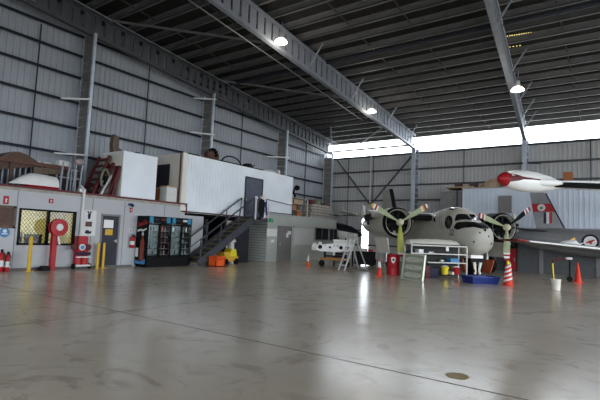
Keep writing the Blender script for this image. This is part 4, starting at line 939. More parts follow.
# ================================================================ AIRCRAFT 2: grey swept jet
RH = Vector((.818, .575, 0)); HFW = Vector((-.575, .818, 0))
P0 = Vector((-4.7, 26.8, 0))       # under its tail end
J = thing('jet_aircraft', 'dark grey jet with red banded swept tail fin and a kangaroo roundel', 'aircraft', P0, 0)
def oval(x, w, h, zc): return [Vector((x, math.cos(a)*w, zc+math.sin(a)*h)) for a in [i*2*PI/28 for i in range(28)]]
b = MB(); b.loft([oval(*q) for q in ((0, .24, .27, 2.12), (.3, .36, .38, 2.06), (1.2, .5, .52, 1.94), (2.2, .6, .62, 1.86), (3.2, .66, .68, 1.81), (4.2, .7, .72, 1.78), (5.5, .72, .74, 1.76), (7.5, .7, .72, 1.74), (9, .55, .6, 1.7), (10.2, .3, .33, 1.66), (10.8, .05, .06, 1.64))])
b.build('fuselage', 'jet', J, True, False)
b = MB(); b.lathe([(0, .26), (-.25, .2), (-.24, .16), (.05, .15)], (0, 0, 2.12), (1, 0, 0), 18); b.build('jet_pipe', 'propblack', J, True, False)
def fx(z, f):
    t = (z-2.2)/2.15; xl = 1.26+(.92-1.26)*t; xr = 2.62+(1.62-2.62)*t; return xl+(xr-xl)*f
def finp(b, poly, th): b.prism(poly, (0, -th/2, 0), (1, 0, 0), (0, 0, 1), (0, th, 0))
b = MB(); finp(b, [(fx(4.35, 0), 4.35), (fx(4.35, 1), 4.35), (fx(2.2, 1), 2.2), (fx(2.2, 0), 2.2)], .12); fn = b.build('tail_fin', 'jet', J, False, False)
b = MB(); finp(b, [(fx(3.76, 0), 3.76), (fx(3.76, 1), 3.76), (fx(3.33, 1), 3.33), (fx(3.33, 0), 3.33)], .132); b.build('red_band', 'red', fn, False, False)
b = MB(); b.lathe([(-.075, .185), (.075, .185)], (fx(3.55, .46), 0, 3.55), (0, 1, 0), 20); wd = b.build('white_disc', 'white', fn, False, False)
b = MB(); b.prism([(-.08, -.09), (.02, -.11), (.09, -.02), (.03, .1), (-.03, .03), (-.1, .07)], (fx(3.55, .46), -.078, 3.55), (1, 0, 0), (0, 0, 1), (0, -.004, 0)); b.build('grey_emblem', 'jet', wd, False, False)
for k, m_ in enumerate(('navy', 'white', 'red')):
    b = MB(); x = 1.58+.13*k; b.box(x, x+.13, -.067, .067, 2.72, 3.3); b.build('flash_stripe', m_, fn, False, False)
b = MB(); b.bar((fx(4.3, 1), 0, 4.3), (fx(2.35, 1), 0, 2.35), .13, .08, (0, 1, 0)); b.build('dark_leading_edge', 'navy', fn, False, False)
mat('jet_dark_grey', (.05, .052, .06), .45)
for sg in (-1, 1):
    b = MB(); b.loft([[Vector((xa, sg*y, z)), Vector((xa-.2, sg*y, z+.05)), Vector((xb, sg*y, z)), Vector((xa-.2, sg*y, z-.04))] for xa, xb, y, z in ((2.0, .9, .3, 2.3), (.35, -.2, 1.7, 2.42))]); b.build('tailplane', 'jet_dark_grey', J, False, False)
for sg in (-1, 1):
    secs = [(7.3, 4.3, .5, 1.27, .15), (4.4, 2.4, 3.5, 1.49, .1), (1.48, .52, 6.5, 1.72, .045)]
    if sg > 0: secs = [secs[0], (6.0, 3.4, 1.7, 1.37, .12)]
    rg = [[Vector((xa, sg*y, z)), Vector((xa-.12, sg*y, z+th)), Vector(((xa+xb)/2, sg*y, z+th*.9)), Vector((xb, sg*y, z)), Vector(((xa+xb)/2, sg*y, z-th*.5)), Vector((xa-.12, sg*y, z-th*.6))] for xa, xb, y, z, th in secs]
    b = MB(); b.loft(rg); w = b.build('wing', 'jet', J, False, False)
    if sg > 0: continue
    a, c_ = rg[1], rg[2]; f = .9
    m1 = [p+(q-p)*f for p, q in zip(a, c_)]
    o1 = lambda r: [p+Vector((.0, 0, .006 if i in (1, 2) else (-.006 if i in (4, 5) else 0))) for i, p in enumerate(r)]
    b = MB(); b.loft([o1(m1), o1(c_)]); b.build('red_wing_tip', 'red', w, False, False)
    b = MB(); b.tube([rg[0][0]+Vector((.02, 0, 0)), rg[1][0]+Vector((.02, 0, 0)), m1[0]+Vector((.02, 0, 0))], [.06, .045, .03], 6); b.build('white_leading_edge', 'acwhite', w, True, False)
rx, rz_ = 3.66, 1.83
def side_y(z): return -.682*math.sqrt(max(0, 1-((z-1.796)/.70)**2))
def disc(r, off, m_, name, par):
    b = MB(); n = 24; b_ = []
    for rr in (1e-3, r*.5, r):
        b_.append([Vector((rx+math.cos(2*PI*k/n)*rr, side_y(rz_+math.sin(2*PI*k/n)*rr)-off, rz_+math.sin(2*PI*k/n)*rr)) for k in range(n)])
    b.loft(b_, False); return b.build(name, m_, par, True, False)
rd = disc(.37, .012, 'navy', 'roundel', J)
disc(.27, .02, mat('roundel_white', (.72, .68, .68), .5), 'roundel_centre', rd)
b = MB(); b.prism([(-.18, -.08), (-.05, -.06), (.0, -.12), (.08, -.12), (.05, -.05), (.1, .0), (.14, .06), (.2, .06), (.2, .1), (.12, .12), (.05, .07), (-.04, .06), (-.1, 0), (-.2, -.04)], (rx, side_y(rz_)-.03, rz_), (1, 0, 0), (0, 0, 1), (0, -.006, 0)); b.build('kangaroo', 'red', rd, False, False)
for x, y in ((5.2, -1.1), (5.2, 1.1), (9.3, 0)):
    b = MB(); b.tube([(x, y, 1.4), (x, y, .3)], .06, 8); b.build('gear_leg', 'silver', J, True, False)
    b = MB(); b.lathe([(-.09, .15), (-.09, .27), (-.05, .3), (.05, .3), (.09, .27), (.09, .15)], (x, y, .3), (0, 1, 0), 18); b.build('wheel', 'rubber', J, True, False)
def jw(x, y, z): return rootmat(J) @ Vector((x, y, z))
# white cover lying on the wing, lamp unit beneath
p = on(568, 247.2, 1, 23.3); p.z = 1.56
t = thing('cloth_cover', 'crumpled white cover with an orange tip lying on the grey jet wing', 'cover', p, math.radians(35))
b = MB(); b.loft([[Vector((x, math.cos(a)*w, .02+h*.5+math.sin(a)*h*.5)) for a in [i*PI/5 for i in range(10)]] for x, w, h in ((-.5, .12, .06), (-.2, .22, .2), (.1, .24, .26), (.3, .16, .3), (.42, .1, .16), (.6, .03, .07))]); b.build('folded_cloth', 'white', t, True, False)
b = MB(); b.obox((.22, 0, .33), (.08, 0, .05), (0, .04, 0), (-.02, 0, .03)); b.build('tip', 'yellow', t, False, False)
b = MB(); b.tube([(.5, 0, .1), (.8, 0, .22)], .02, 6); b.build('strap', 'white', t, False, False)
p = on(568.5, 258.5, 1, 23.4)
t = thing('tow_hitch', 'tow bar with a white hitch end under the grey jet wing', 'tow bar', (p.x, p.y, 0), math.radians(35))
hz = p.z
b = MB(); b.loft([[Vector((x, math.cos(a)*w, hz+math.sin(a)*h)) for a in [i*PI/5 for i in range(10)]] for x, w, h in ((-.16, .03, .02), (-.04, .08, .06), (.08, .09, .065), (.16, .04, .04))]); b.build('hitch_end', 'white', t, True, False)
b = MB(); b.tube([(-.1, 0, hz), (-.75, 0, hz-.12)], .035, 8); b.build('bar', 'darkred', t, True, False)
b = MB(); b.tube([(.05, 0, hz), (.05, 0, .12)], .03, 8); b.lathe([(-.03, .12), (.03, .12)], (.05, 0, .12), (0, 1, 0), 14); b.build('support_wheel', 'rubber', t, True, False)
b = MB(); b.tube([(-.7, 0, hz-.12), (-.7, 0, .0)], .025, 6); b.build('support_leg', 'rubber', t, True, False)

# ================================================================ AIRCRAFT 3: white wing with tip tank
tk = Vector((-2.46, 17.56, 3.76))
ax = (-RH*.927 - HFW*.375).normalized()
W = thing('tip_tank_wing', 'white wing with a red nosed white tip tank reaching in above the grey jet', 'aircraft wing', (tk.x, tk.y, 0))
b = MB(); b.lathe([(-1.9, .01), (-1.75, .07), (-1.3, .17), (-.8, .27), (-.2, .355), (.3, .375), (.7, .35), (1.1, .27), (1.3, .2)], tk, ax, 28); b.build('tip_tank', 'acwhite', W, True)
b = MB(); b.lathe([(1.18, .252), (1.3, .203), (1.42, .13), (1.5, .05), (1.52, .01)], tk, ax, 28); b.build('red_nose', 'red', W, True)
sd = ax.cross(Vector((0, 0, 1))).normalized()
if sd.dot(HFW) > 0: sd = -sd
b = MB(); n = 12; rg = []
prof = [(1.2, .248), (.9, .315), (.7, .352), (.3, .377), (-.2, .357), (-.6, .305)]
for (tt, r), hw in zip(prof, (.42, .22, .09, .05, .04, .03)):
    rg.append([tk+ax*tt+(sd*math.cos(a)+Vector((0, 0, 1))*math.sin(a))*(r+.006) for a in (hw*1.6+.1, hw*.5+.1, -hw*.5+.1, -hw*1.4+.1)])
b.loft(rg, False, False); b.build('red_flash', 'darkred', W, True)
# wing: leading edge faces the viewer, black de-icing boot
wr = RH; c0 = tk - ax*.35 + Vector((0, 0, -.02))
def wsec(q, ch, th, up=0):
    bk = HFW; return [q, q+Vector((0, 0, th*.55))+bk*.06, q+Vector((0, 0, th))+bk*ch*.3, q+bk*ch+Vector((0, 0, th*.25)), q+bk*ch*.3-Vector((0, 0, th*.5)), q+bk*.06-Vector((0, 0, th*.45))]
q0, q1 = c0 - HFW*.35 + RH*.1, c0 - HFW*.2 + RH*8
b = MB(); b.loft([wsec(q0, 1.9, .13), wsec(q1+Vector((0, 0, .1)), 2.9, .28)]); wng = b.build('wing', 'acwhite', W, True)
b = MB(); 
def boot(q, th): return [q+HFW*.42+Vector((0, 0, th*.62)), q+HFW*.1+Vector((0, 0, th*.5)), q-HFW*.04, q+HFW*.05-Vector((0, 0, th*.75)), q+HFW*.45-Vector((0, 0, th*.8))]
b.loft([boot(q0+RH*.55, .13), boot(q1+Vector((0, 0, .1)), .28)]); b.build('black_leading_edge', 'rubber', wng)
b = MB(); b.lathe([(-.5, .16), (-.1, .13), (.3, .1), (.6, .03)], tk+RH*.55-HFW*.18-Vector((0, 0, .02)), RH, 14); b.build('wing_fairing', 'acwhite', W, True)

# ================================================================ SHED AT THE BACK
YS = 29.0
t = thing('back_shed', 'long pale blue sheeted shed along the back wall behind the jet', 'shed', (-3, 30, 0))
b = MB(); b.box(-7.9, 3.5, YS, 31.1, 0, 4.92)
for k in range(46):
    x = -7.9+.25*k
    if not (-5.85 < x < -4.95 and True): b.box(x, x+.04, YS-.02, YS, 1.9, 4.9)
b.build('body', 'shed', t)
b = MB(); b.box(-7.95, 3.5, YS-.06, 31.12, 4.92, 5.0); b.build('roof_edge', 'timber', t)
b = MB(); b.box(-5.8, -5.05, YS-.05, YS, 3.4, 4.45); b.build('hatch', 'gdoor', t)
b = MB(); b.box(-7.9, 3.5, YS-.06, YS-.02, 0, 1.9); b.build('lower_shade_sheet', mat('painted_shade_grey', (.10, .105, .11), .6), t)  # dark sheet puts the shade behind the jet into the shed's colour
for x in (-6.1, -3.6, -.9):
    b = MB(); b.box(x, x+.2, YS-.12, YS-.04, 0, 2.3); b.build('post', 'gdoor', t)
t = thing('grey_partition', 'plain dark grey partition box with a plank roof beside the pale blue shed', 'partition', (-8.6, 29.8, 0))
b = MB(); b.box(-9.35, -7.95, YS+.15, 31.0, 0, 4.8); b.build('body', mat('partition_grey', (.2, .2, .2), .6), t)
b = MB(); b.box(-8.95, -7.3, YS-.05, 30.6, 4.93+.08, 5.08); b.build('plank_roof', 'tan', t)
b = MB(); b.tube([(-8.25, YS+.05, 3.5), (-8.25, YS+.05, 4.9)], .03, 6); b.build('pipe', 'black', t)
random.seed(11)
for px0, px1, hh, m_, lab in ((455, 461, .28, 'brown', 'dark brown carton on the shed roof beside the plank'), (463, 469, .2, 'timber', 'grey carton on the shed roof next to the dark brown one'), (470.5, 477, .26, 'brown', 'low dark carton on the shed roof before the tan bundle'),
                             (505, 511, .3, 'timber', 'grey carton on the shed roof above the hatch'), (563.5, 572.5, .78, 'terracotta', 'orange brown carton standing on the shed roof behind the white wing'), (574, 581, .25, 'black', 'black case on the shed roof beside the orange carton'), (584, 592, .16, 'brown', 'flat brown box on the shed roof beyond the black case')):
    a0, a1 = on(px0, 185, 1, YS+.5), on(px1, 185, 1, YS+.5)
    z5 = 5.08 if px0 < 478 else 5.0
    b = MB(); b.box(a0.x, a1.x, YS+.4, YS+.9, z5, z5+hh); b.box(a0.x-.02, a1.x+.02, YS+.38, YS+.92, z5+hh*.75, z5+hh*.82); tag(b.build('carton', m_), lab, 'carton')
a0, a1 = on(478, 185, 1, YS+.5), on(499, 185, 1, YS+.5)
b = MB(); xm_ = (a0.x+a1.x)/2
b.loft([[Vector((xm_+math.cos(a)*(a1.x-a0.x)/2*s+q, YS+.8+math.sin(a)*.4*s, 5.0+z)) for a in [i*PI/7 for i in range(14)]] for z, s, q in ((0, 1, 0), (.2, .95, 0), (.4, .7, .15), (.55, .4, .25), (.62, .1, .3))]); tag(b.build('canvas_bundle', 'tan', smooth=True), 'tan canvas bundle heaped on the shed roof behind the red tank nose', 'bundle')
b = MB(); b.loft([[Vector((a0.x+1.5+math.cos(a)*.25*s, YS+.7+math.sin(a)*.25*s, 5.0+z)) for a in [i*PI/5 for i in range(10)]] for z, s in ((0, 1), (.4, 1.05), (.7, .7), (.75, .2))]); tag(b.build('canvas_sack', 'wood', smooth=True), 'brown sack standing at the end of the tan canvas bundle', 'sack')
p = Vector((-5.0, 28.6, 0)); t = thing('red_cabinet', 'tall dark red cabinet standing against the shed behind the bucket', 'cabinet', p)
b = MB(); b.box(-5.3, -4.72, 28.5, 28.9, .05, 1.35); b.build('body', 'darkred', t); b = MB(); b.box(-5.27, -4.75, 28.47, 28.5, .1, 1.3); b.build('door', 'red', t)
b = MB(); b.box(-4.82, -4.79, 28.44, 28.47, .6, .8); b.build('handle', 'silver', t)
t = thing('dark_machine', 'black cabinet screen standing above the dark red cabinet', 'cabinet', (-5, 28.7, 1.35))
b = MB(); b.box(-5.35, -4.7, 28.52, 28.9, 1.36, 2.2); b.build('body', 'black', t); b = MB(); b.box(-5.28, -4.77, 28.5, 28.52, 1.45, 2.1); b.build('screen', 'window', t)

# ================================================================ THINGS ON THE FLOOR
def cone(px, py, h, label, bands, m='cone', rot=.3):
    p = fl(px, py); r = h*.165
    t = thing('traffic_cone', label, 'cone', p, rot)
    b = MB(); s = h*.2; b.box(-s, s, -s, s, 0, .04); b.build('base', m if m != 'cone' else 'cone', t, False, False)
    b = MB(); b.lathe([(.04, r), (h*.97, r*.22), (h, r*.12)], (0, 0, 0), (0, 0, 1), 18); c = b.build('cone_body', m, t, True, False)
    for z0, z1 in bands:
        rr = lambda z: r+(r*.22-r)*((z-.04)/(h*.97-.04))+.004
        b = MB(); b.lathe([(z0, rr(z0)), (z1, rr(z1))], (0, 0, 0), (0, 0, 1), 18, False); b.build('white_band', 'white', c, True, False)
cone(308, 266.5, .6, 'small orange cone with a white upper sleeve beside the white beam trolley', [(.27, .55)], 'orange')
cone(379, 276, .72, 'red cone with a white collar beside the red drum', [(.36, .6)])
cone(578, 283, .88, 'plain red cone under the wing of the grey jet', [])
p = fl(508, 285.5); t = thing('traffic_cone', 'red and white striped cone under the right propeller', 'cone', p)
b = MB(); b.lathe([(0, .2), (.04, .2), (.05, .17), (.75, .1), (.78, .05)], (0, 0, 0), (0, 0, 1), 18); c = b.build('cone_body', 'cone', t, True, False)
for k in range(4):
    b = MB(); rg = []
    for i in range(13):
        a = -2.6+i*.33; z = .12+k*.16+i*.018; r = .172-(z-.05)*.1+.004
        rg.append([Vector((math.cos(a)*r, math.sin(a)*r, z)), Vector((math.cos(a)*(r-.005), math.sin(a)*(r-.005), z+.07))])
    b.loft(rg, False, False); b.build('white_stripe', 'white', c, True, False)
b = MB(); b.lathe([(.76, .05), (.9, .045), (.92, .02)], (0, 0, 0), (0, 0, 1), 12); b.build('yellow_cap', 'lemon', c, True, False)
# red drum
p = fl(393, 275.0); t = thing('oil_drum', 'red steel drum with a painted badge beside the propeller', 'drum', p)
b = MB(); b.lathe([(0, .27), (.02, .285), (.3, .275), (.31, .29), (.33, .275), (.6, .275), (.61, .29), (.63, .275), (.87, .275), (.89, .285), (.9, .27)], (0, 0, 0), (0, 0, 1), 24); b.build('drum_body', 'red', t, True, False)
vd = (Vector((0, 0, 0))-p); vd.z = 0; vd.normalize(); sdv = vd.cross(Vector((0, 0, 1)))
b = MB(); b.prism([(-.1, .1), (0, .14), (.1, .1), (.08, -.06), (0, -.14), (-.08, -.06)], vd*.272+Vector((0, 0, .66)), sdv, Vector((0, 0, 1)), vd*.02); o = b.build('painted_badge', 'white', t, False, False)
b = MB(); b.prism([(-.045, .05), (.045, .05), (.03, -.04), (-.03, -.04)], vd*.29+Vector((0, 0, .67)), sdv, Vector((0, 0, 1)), vd*.006); b.build('badge_centre', 'black', o, False, False)
b = MB(); b.lathe([(.9, .24), (.91, .24)], (0, 0, 0), (0, 0, 1), 20); b.build('lid', 'darkred', t, True, False)
# workbench shelving
mat('rail_beige', (.60, .58, .53), .5)
A_, B2 = fl(411, 278.0), fl(466.5, 279.0)
d = (B2-A_); L = d.length; ang = math.atan2(d.y, d.x)
t = thing('work_bench', 'long open work bench rack with white rails in front of the aircraft nose', 'bench', (A_+B2)/2, ang)
hL = L/2
b = MB()
for x in (-hL, hL):
    for y in (0, .6):
        b = MB(); b.box(x-.025, x+.025, y-.025, y+.025, 0, 1.38); b.build('leg', 'rail_beige' if (x > 0 and y == 0) else 'shelf', t, False, False)
for z, x0 in ((1.36, -hL), (1.02, -hL), (.66, -hL+.75)):
    b = MB(); b.box(x0, hL, -.025, .01, z-.022, z+.022); b.build('front_rail', 'rail_beige', t, False, False)
    b = MB(); b.box(x0, hL, .01, .62, z-.02, z); b.build('shelf_board', mat('dark_shelf', (.06, .06, .055), .7), t, False, False)
b = MB(); b.box(-hL, hL, .6, .62, .05, 1.3); b.build('back_sheet', mat('dark_sheet', (.03, .03, .03), .7), t, False, False)
def lb(x, y, z): return rootmat(t) @ Vector((x, y, z))
BT = t
def onbench(name, x, z, w, h, m_, label, cat, dpt=.3, kind='box'):
    q = rootmat(BT) @ Vector((x, .2, z)); o = thing(name, label, cat, q, ang)
    if kind == 'bucket':
        b = MB(); b.lathe([(0, w*.4), (h, w*.5), (h+.01, w*.52), (h, w*.46), (.03, w*.36)], (0, 0, 0), (0, 0, 1), 18); b.build('pail', m_, o, True, False)
        b = MB(); b.tube([Vector((math.cos(a)*w*.5, -.01, h+math.sin(a)*.04)) for a in [i*PI/8 for i in range(9)]], .008, 5); b.build('bail_handle', 'silver', o, True, False)
    elif kind == 'tool':
        b = MB(); b.lathe([(-w/2, h*.3), (-w/4, h*.5), (w/4, h*.4), (w/2, h*.2)], (0, 0, h*.5), (1, .2, 0), 10); b.build('casing', m_, o, True, False)
        b = MB(); b.box(-.02, .02, -.03, .03, 0, h*.5); b.build('foot', 'black', o, False, False)
    else:
        b = MB(); b.box(-w/2, w/2, -dpt/2, dpt/2, 0, h*.85); b.build('body', m_, o, False, False)
        b = MB(); b.box(-w/2-.01, w/2+.01, -dpt/2-.01, dpt/2+.01, h*.85, h); b.build('lid', m_, o, False, False)
s_ = L/55.5     # metres per photo pixel along the bench
X_ = lambda px: (px-438.75)*s_
onbench('pail', X_(447), .16, .32, .32, 'lemon', 'yellow pail on the lowest shelf of the work bench', 'pail', kind='bucket')
onbench('pail', X_(458.5), .16, .3, .3, 'red', 'red pail on the lowest shelf of the work bench', 'pail', kind='bucket')
onbench('tin', X_(453.5), .16, .08, .12, 'white', 'small white tin between the yellow and red pails', 'tin')
onbench('tool_box', X_(455), .66, .4, .18, 'signblue', 'blue tool box on the middle shelf of the work bench', 'tool box')
onbench('hand_tool', X_(444), .66, .25, .14, 'silver', 'silver hand tool on the middle shelf beside the blue tool box', 'tool', kind='tool')
onbench('tool_case', X_(421), 1.02, .22, .17, 'white', 'small white case on the upper shelf of the work bench', 'case')
onbench('hand_tool', X_(433), 1.02, .3, .1, 'silver', 'silver hand tool on the upper shelf beside the small white case', 'tool', kind='tool')
onbench('floor_case', X_(434), .0, .42, .42, 'navy', 'dark blue case on the floor under the work bench', 'case')
onbench('floor_case', X_(428), .0, .2, .5, 'darkred', 'dark red case under the work bench beside the blue one', 'case')
q = lb(X_(446), -.04, 1.24); b = MB(); b.obox(q, RH*.06, HFW*.008, Vector((0, 0, .09))); tag(b.build('paper_tag', 'paper'), 'white tag hanging from the top rail of the work bench', 'tag')
# long grey slab on the bench
q = lb(0, .3, 1.385); o = thing('aircraft_fairing', 'long pale grey curved aircraft fairing lying on the work bench', 'panel', q, ang)
b = MB(); rg = []
for f, w, h in ((-1.1, .12, .04), (-1.0, .26, .2), (-.5, .32, .25), (.5, .32, .25), (.7, .28, .2), (.86, .1, .04)):
    rg.append([Vector((f*hL*1.02, math.cos(a)*w, math.sin(a)*h)) for a in [i*PI/8 for i in range(9)]])
b.loft(rg); b.build('skin', 'acgrey', o, True, False)
b = MB(); b.box(-hL*.95, hL*.95, -.34, -.3, 0, .04); b.build('edge_strip', 'black', o, False, False)
# olive container lid leaning
pL, pR = fl(400.3, 278.2), fl(421.5, 281.5); pL.z = pR.z = 0
d2_ = (pR-pL); L2 = d2_.length; a2 = math.atan2(d2_.y, d2_.x)
o = thing('container_lid', 'olive green container lid with three oval recesses leaning on the bench', 'lid', (pL+pR)/2+Vector((.15, -.22, 0)), a2)
tilt = .12; up_ = Vector((0, math.sin(tilt), math.cos(tilt))); nn = Vector((0, -math.cos(tilt), math.sin(tilt))); HH = 1.02
b = MB(); b.obox(up_*HH/2, (L2/2, 0, 0), nn*.02, up_*HH/2); b.build('sheet', mat('lid_olive', (.33, .36, .27), .45, .2, .12, 5), o, False, False)
b = MB()
for sx in (-1, 1): b.obox(up_*HH/2+Vector((sx*(L2/2-.025), 0, 0))+nn*.03, (.025, 0, 0), nn*.03, up_*HH/2)
for k in (0.02, .98): b.obox(up_*HH*k+nn*.03, (L2/2, 0, 0), nn*.03, up_*.02)
b.build('rim', mat('pale_olive_rim', (.60, .63, .52), .3, .3, .1, 5), o, False, False)
for k in range(3):
    zc = HH*(.2+.29*k); rg = []
    for rr, of in ((1, .022), (.92, .05), (.75, .055), (.55, .035), (.1, .03)):
        rg.append([up_*(zc+math.sin(a)*.105*rr)+Vector((math.copysign(abs(math.cos(a))**.55, math.cos(a))*(L2*.4)*rr, 0, 0))+nn*of for a in [i*2*PI/24 for i in range(24)]])
    b = MB(); b.loft(rg, False); b.build('oval_recess', MATS['pale_olive_rim'], o, True, False)
# blue tray under the nose
a0, a1 = fl(472.5, 284.0), fl(500.5, 284.5); dd = a1-a0; an = math.atan2(dd.y, dd.x); LL = dd.length
o = thing('drip_tray', 'deep blue plastic drip tray on the floor under the aircraft nose', 'tray', (a0+a1)/2, an)
b = MB(); hw = LL/2
def rr4(w, y0, y1, z): return [Vector((-w, y0, z)), Vector((w, y0, z)), Vector((w, y1, z)), Vector((-w, y1, z))]
b.loft([rr4(hw-.06, .06, .7, 0), rr4(hw, 0, .76, .27), rr4(hw-.03, .03, .73, .27), rr4(hw-.09, .09, .67, .03)]); b.build('tub', 'blue', o, False, False)
b = MB(); b.box(-hw-.02, hw+.02, -.02, .015, .24, .28); b.box(-hw-.02, hw+.02, .745, .78, .24, .28); b.box(-hw-.02, -hw+.015, -.02, .78, .24, .28); b.box(hw-.015, hw+.02, -.02, .78, .24, .28); b.build('rim', 'blue', o, False, False)
# bucket and mop
p = fl(556, 290); t = thing('plastic_bucket', 'white plastic bucket standing alone on the floor before the jet', 'bucket', p)
b = MB(); b.lathe([(0, .13), (.38, .155), (.385, .165), (.36, .165), (.355, .148), (.03, .122)], (0, 0, 0), (0, 0, 1), 22); b.build('pail', mat('bucket_white', (.62, .58, .52), .5), t, True, False)
b = MB(); b.tube([Vector((math.cos(a)*.16, math.sin(a)*.06-.02, .36-math.sin(a)*.14)) for a in [i*PI/10 for i in range(11)]], .006, 5); b.build('bail_handle', 'silver', t, True, False)
q = p + Vector((-.05, -.03, .03)); m_ = thing('mop', 'yellow handled mop standing in the white bucket', 'mop', q)
b = MB(); b.tube([(0, 0, .12), (-.05, .02, .9)], .022, 8); b.build('handle', 'lemon', m_, True, False)
b = MB(); b.lathe([(0, .07), (.08, .08), (.13, .03)], (0, 0, 0), (0, 0, 1), 10); b.build('mop_head', 'cream', m_, True, False)
# manhole
p = fl(457.5, 376); t = thing('floor_cover', 'round brass coloured service cover set in the floor', 'floor cover', p)
b = MB(); b.lathe([(0.0005, .13), (.004, .125), (.004, .105)], (0, 0, 0), (0, 0, 1), 28, False); b.build('rim', 'brass', t, False, False)
b = MB(); b.lathe([(.0015, .106), (.003, .1), (.003, .01)], (0, 0, 0), (0, 0, 1), 28, True); b.build('plate', 'brass', t, False, False)
# step ladder
f0, f1 = fl(340.5, 270.5), fl(363.5, 269); f0.z = f1.z = 0
md = (f0+f1)/2; dv = (f1-f0); ang2 = math.atan2(dv.y, dv.x); hw = dv.length/2
o = thing('step_ladder', 'white splayed step ladder standing beside the white beam trolley', 'ladder', md, ang2)
AP = 1.52
for yy in (0, .42):
    k = 1-yy*.3
    b = MB(); b.bar((-hw*k, yy-.21, 0), (-.08, (yy-.21)*.7, AP), .07, .03); b.build('front_stile', 'white', o, False, False)
    b = MB(); b.bar((hw*k, yy-.21, 0), (.08, (yy-.21)*.7, AP-.1), .06, .03); b.build('rear_stile', 'white', o, False, False)
for k in range(1, 6):
    f = k/6; b = MB(); xx = -hw+(hw-.08)*f; b.box(xx-.04, xx+.04, -.2, .2, AP*f-.015, AP*f+.015); b.build('step', 'white', o, False, False)
b = MB(); b.box(-.14, .14, -.17, .17, AP-.05, AP); b.build('top_cap', 'white', o, False, False)
b = MB(); b.tube([(-.28, -.15, AP-.4), (-.28, -.15, AP+.25)], .015, 6); b.tube([(-.28, .15, AP-.4), (-.28, .15, AP+.25)], .015, 6); b.tube([(-.28, -.15, AP+.25), (-.28, .15, AP+.25)], .015, 6); b.build('hand_hoop', 'shelf', o, False, False)
# white beam on an orange trolley
p = fl(331, 266.5); p.z = 0
o = thing('flat_trolley', 'orange flat trolley on castors under the white beam', 'trolley', p, math.radians(33))
b = MB(); b.box(-.62, .95, -.3, .3, .36, .46); b.build('deck', mat('trolley_orange', (.42, .17, .025), .5), o, False, False)
for x in (-.5, .82):
    for y in (-.24, .24):
        b = MB(); b.lathe([(-.04, .06), (-.04, .16), (.04, .16), (.04, .06)], (x, y, .16), (0, 1, 0), 16); w = b.build('castor', 'rubber', o, True, False)
        b = MB(); b.box(x-.03, x+.03, y-.055, y+.055, .16, .36); b.build('fork', 'black', w, False, False)
b = MB(); b.box(-.4, -.3, -.2, .2, .46, .78); b.box(.7, .8, -.2, .2, .46, .78); b.box(-.3, .7, -.02, .02, .5, .6); b.build('cradle', 'black', o, False, False)
q = p.copy(); q.z = .78
o = thing('wing_spar_box', 'white aircraft wing box with round lightening holes resting on the orange trolley', 'aircraft part', q, math.radians(33))
b = MB(); b.prism([(-.85, .1), (-.75, .34), (.2, .46), (1.1, .44), (1.15, .1), (.2, 0), (-.6, .02)], (0, -.26, 0), (1, 0, 0), (0, 0, 1), (0, .52, 0)); b.build('box_skin', 'acwhite', o, False, False)
b = MB(); b.lathe([(-.1, .12), (-.04, .2), (.08, .23), (.2, .2), (.26, .1)], (-1.0, 0, .22), (1, 0, .1), 16); b.build('rounded_end', 'cream', o, True, False)
for x, r in ((-.62, .11), (-.1, .06), (-.35, .025), (.3, .035), (.48, .1), (.8, .1), (.12, .03)):
    b = MB(); b.lathe([(0, r), (.012, r), (.012, r*.8)], (x, -.272, .24 if r > .05 else .33), (0, 1, 0), 16); b.build('lightening_hole', 'black', o, False, False)
b = MB(); b.box(.08, .16, -.3, -.27, -.18, .1); b.build('hanging_strap', 'acwhite', o, False, False)
b = MB(); b.lathe([(0, .1), (.12, .1), (.14, .06)], (-.62, 0, .36), (0, 0, 1), 12); b.build('fitting', 'acwhite', o, True, False)
q = p + Vector((.25*.84-.25, .25*.55+1.1, 0)); q.z = .0
o = thing('parts_crate', 'cream crate on a dark stand behind the white wing box', 'crate', q, math.radians(33))
b = MB(); b.box(-.5, .65, -.2, .3, 1.08, 1.42); b.build('crate_body', 'cream', o, False, False)
b = MB(); b.box(-.53, .68, -.23, .33, 1.36, 1.44); b.build('crate_rim', 'acwhite', o, False, False)
for x in (-.45, .58):
    for y in (-.15, .25): b = MB(); b.box(x-.03, x+.03, y-.03, y+.03, 0, 1.08); b.build('stand_leg', 'black', o, False, False)
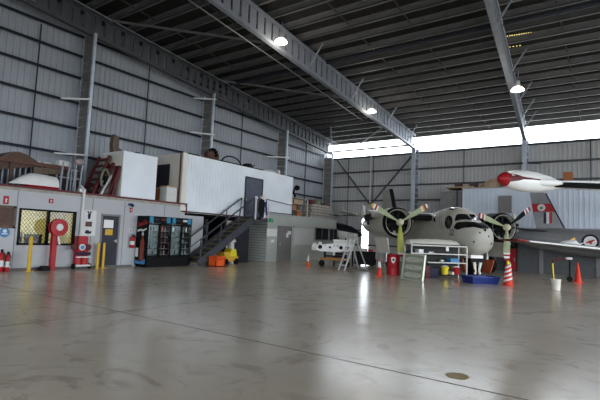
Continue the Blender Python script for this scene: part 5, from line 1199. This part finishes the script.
# dark drop tank shape with a white belly beyond the green office
p = on(338, 230, 1, 29.6); o = thing('drop_tank', 'dark navy and white aircraft fuel pod standing beyond the pale green office', 'fuel pod', (p.x, p.y, 0), math.radians(20))
b = MB(); b.lathe([(-1.5, .02), (-1.3, .25), (-.6, .55), (.2, .62), (1.0, .5), (1.6, .25), (1.9, .03)], (0, 0, 2.05), (1, 0, -.12), 24); b.build('pod_body', mat('pod_dark', (.01, .011, .018), .5), o, True, False)
b = MB(); rg = []
for tt, r in ((-1.25, .29), (-.6, .555), (.2, .625), (1.0, .505), (1.55, .28)):
    rg.append([Vector((tt, -math.cos(a)*r, 2.05-.12*tt-math.sin(a)*r)) for a in [D(-5)+i*D(100)/8 for i in range(9)]])
b.loft(rg, False, False); b.build('white_belly', 'acwhite', o, True, False)
b = MB(); b.box(-.6, -.5, -.35, .35, 0, 1.75); b.box(.6, .7, -.35, .35, 0, 1.7); b.box(-.6, .7, -.05, .05, .3, .4); b.build('stand', 'black', o, False, False)
# small things under the left nacelle
q = fl(365, 265.5); q.z = 0
o = thing('equipment_cart', 'dark equipment cart with cream boxes under the left engine', 'cart', q, math.radians(35))
b = MB(); b.box(-.6, .6, -.3, .3, .06, .4); b.box(-.55, .55, -.25, .25, .4, .82); b.build('body', 'black', o, False, False)
b = MB(); b.box(-.3, .1, -.24, .1, .82, 1.0); b.build('cream_box', 'cream', o, False, False)
b = MB(); b.box(.15, .42, -.24, .0, .82, .95); b.build('red_box', 'red', o, False, False)
for x in (-.4, .4):
    for y in (-.25, .25): b = MB(); b.lathe([(-.03, .05), (-.03, .13), (.03, .13), (.03, .05)], (x, y, .13), (0, 1, 0), 14); b.build('wheel', 'rubber', o, True, False)

# ================================================================ LIGHT
w = bpy.data.worlds.new('sky'); S.world = w; w.use_nodes = True
bg = w.node_tree.nodes['Background']; bg.inputs['Color'].default_value = (.86, .93, 1.0, 1); bg.inputs['Strength'].default_value = 1.0
def portal(loc, rot, sx, sy):
    l = bpy.data.lights.new('sky_portal', 'AREA'); l.shape = 'RECTANGLE'; l.size = sx; l.size_y = sy; l.cycles.is_portal = True
    o = bpy.data.objects.new('sky_portal', l); COL.objects.link(o); o.location = loc; o.rotation_euler = rot
portal((-2, YB+.02, 8.7), (D(-90), 0, 0), 36, 1.4)
portal((XR, 13.5, 3.5), (0, D(90), 0), 7, 27)
portal((4, YF, 3.0), (D(90), 0, 0), 24, 6)
# ================================================================ CAMERA
cam = bpy.data.cameras.new('camera'); co = bpy.data.objects.new('camera', cam); COL.objects.link(co)
cam.sensor_width = 36; cam.lens = FPX/600*36; cam.clip_end = 300; cam.clip_start = .05
mw = Matrix((( RT.x, UP.x, -FW.x, 0), (RT.y, UP.y, -FW.y, 0), (RT.z, UP.z, -FW.z, H), (0, 0, 0, 1)))
co.matrix_world = mw; S.camera = co
vs = S.view_settings; vs.view_transform = 'Standard'; vs.look = 'None'; vs.gamma = 1; vs.use_curve_mapping = False; vs.exposure = 3.25
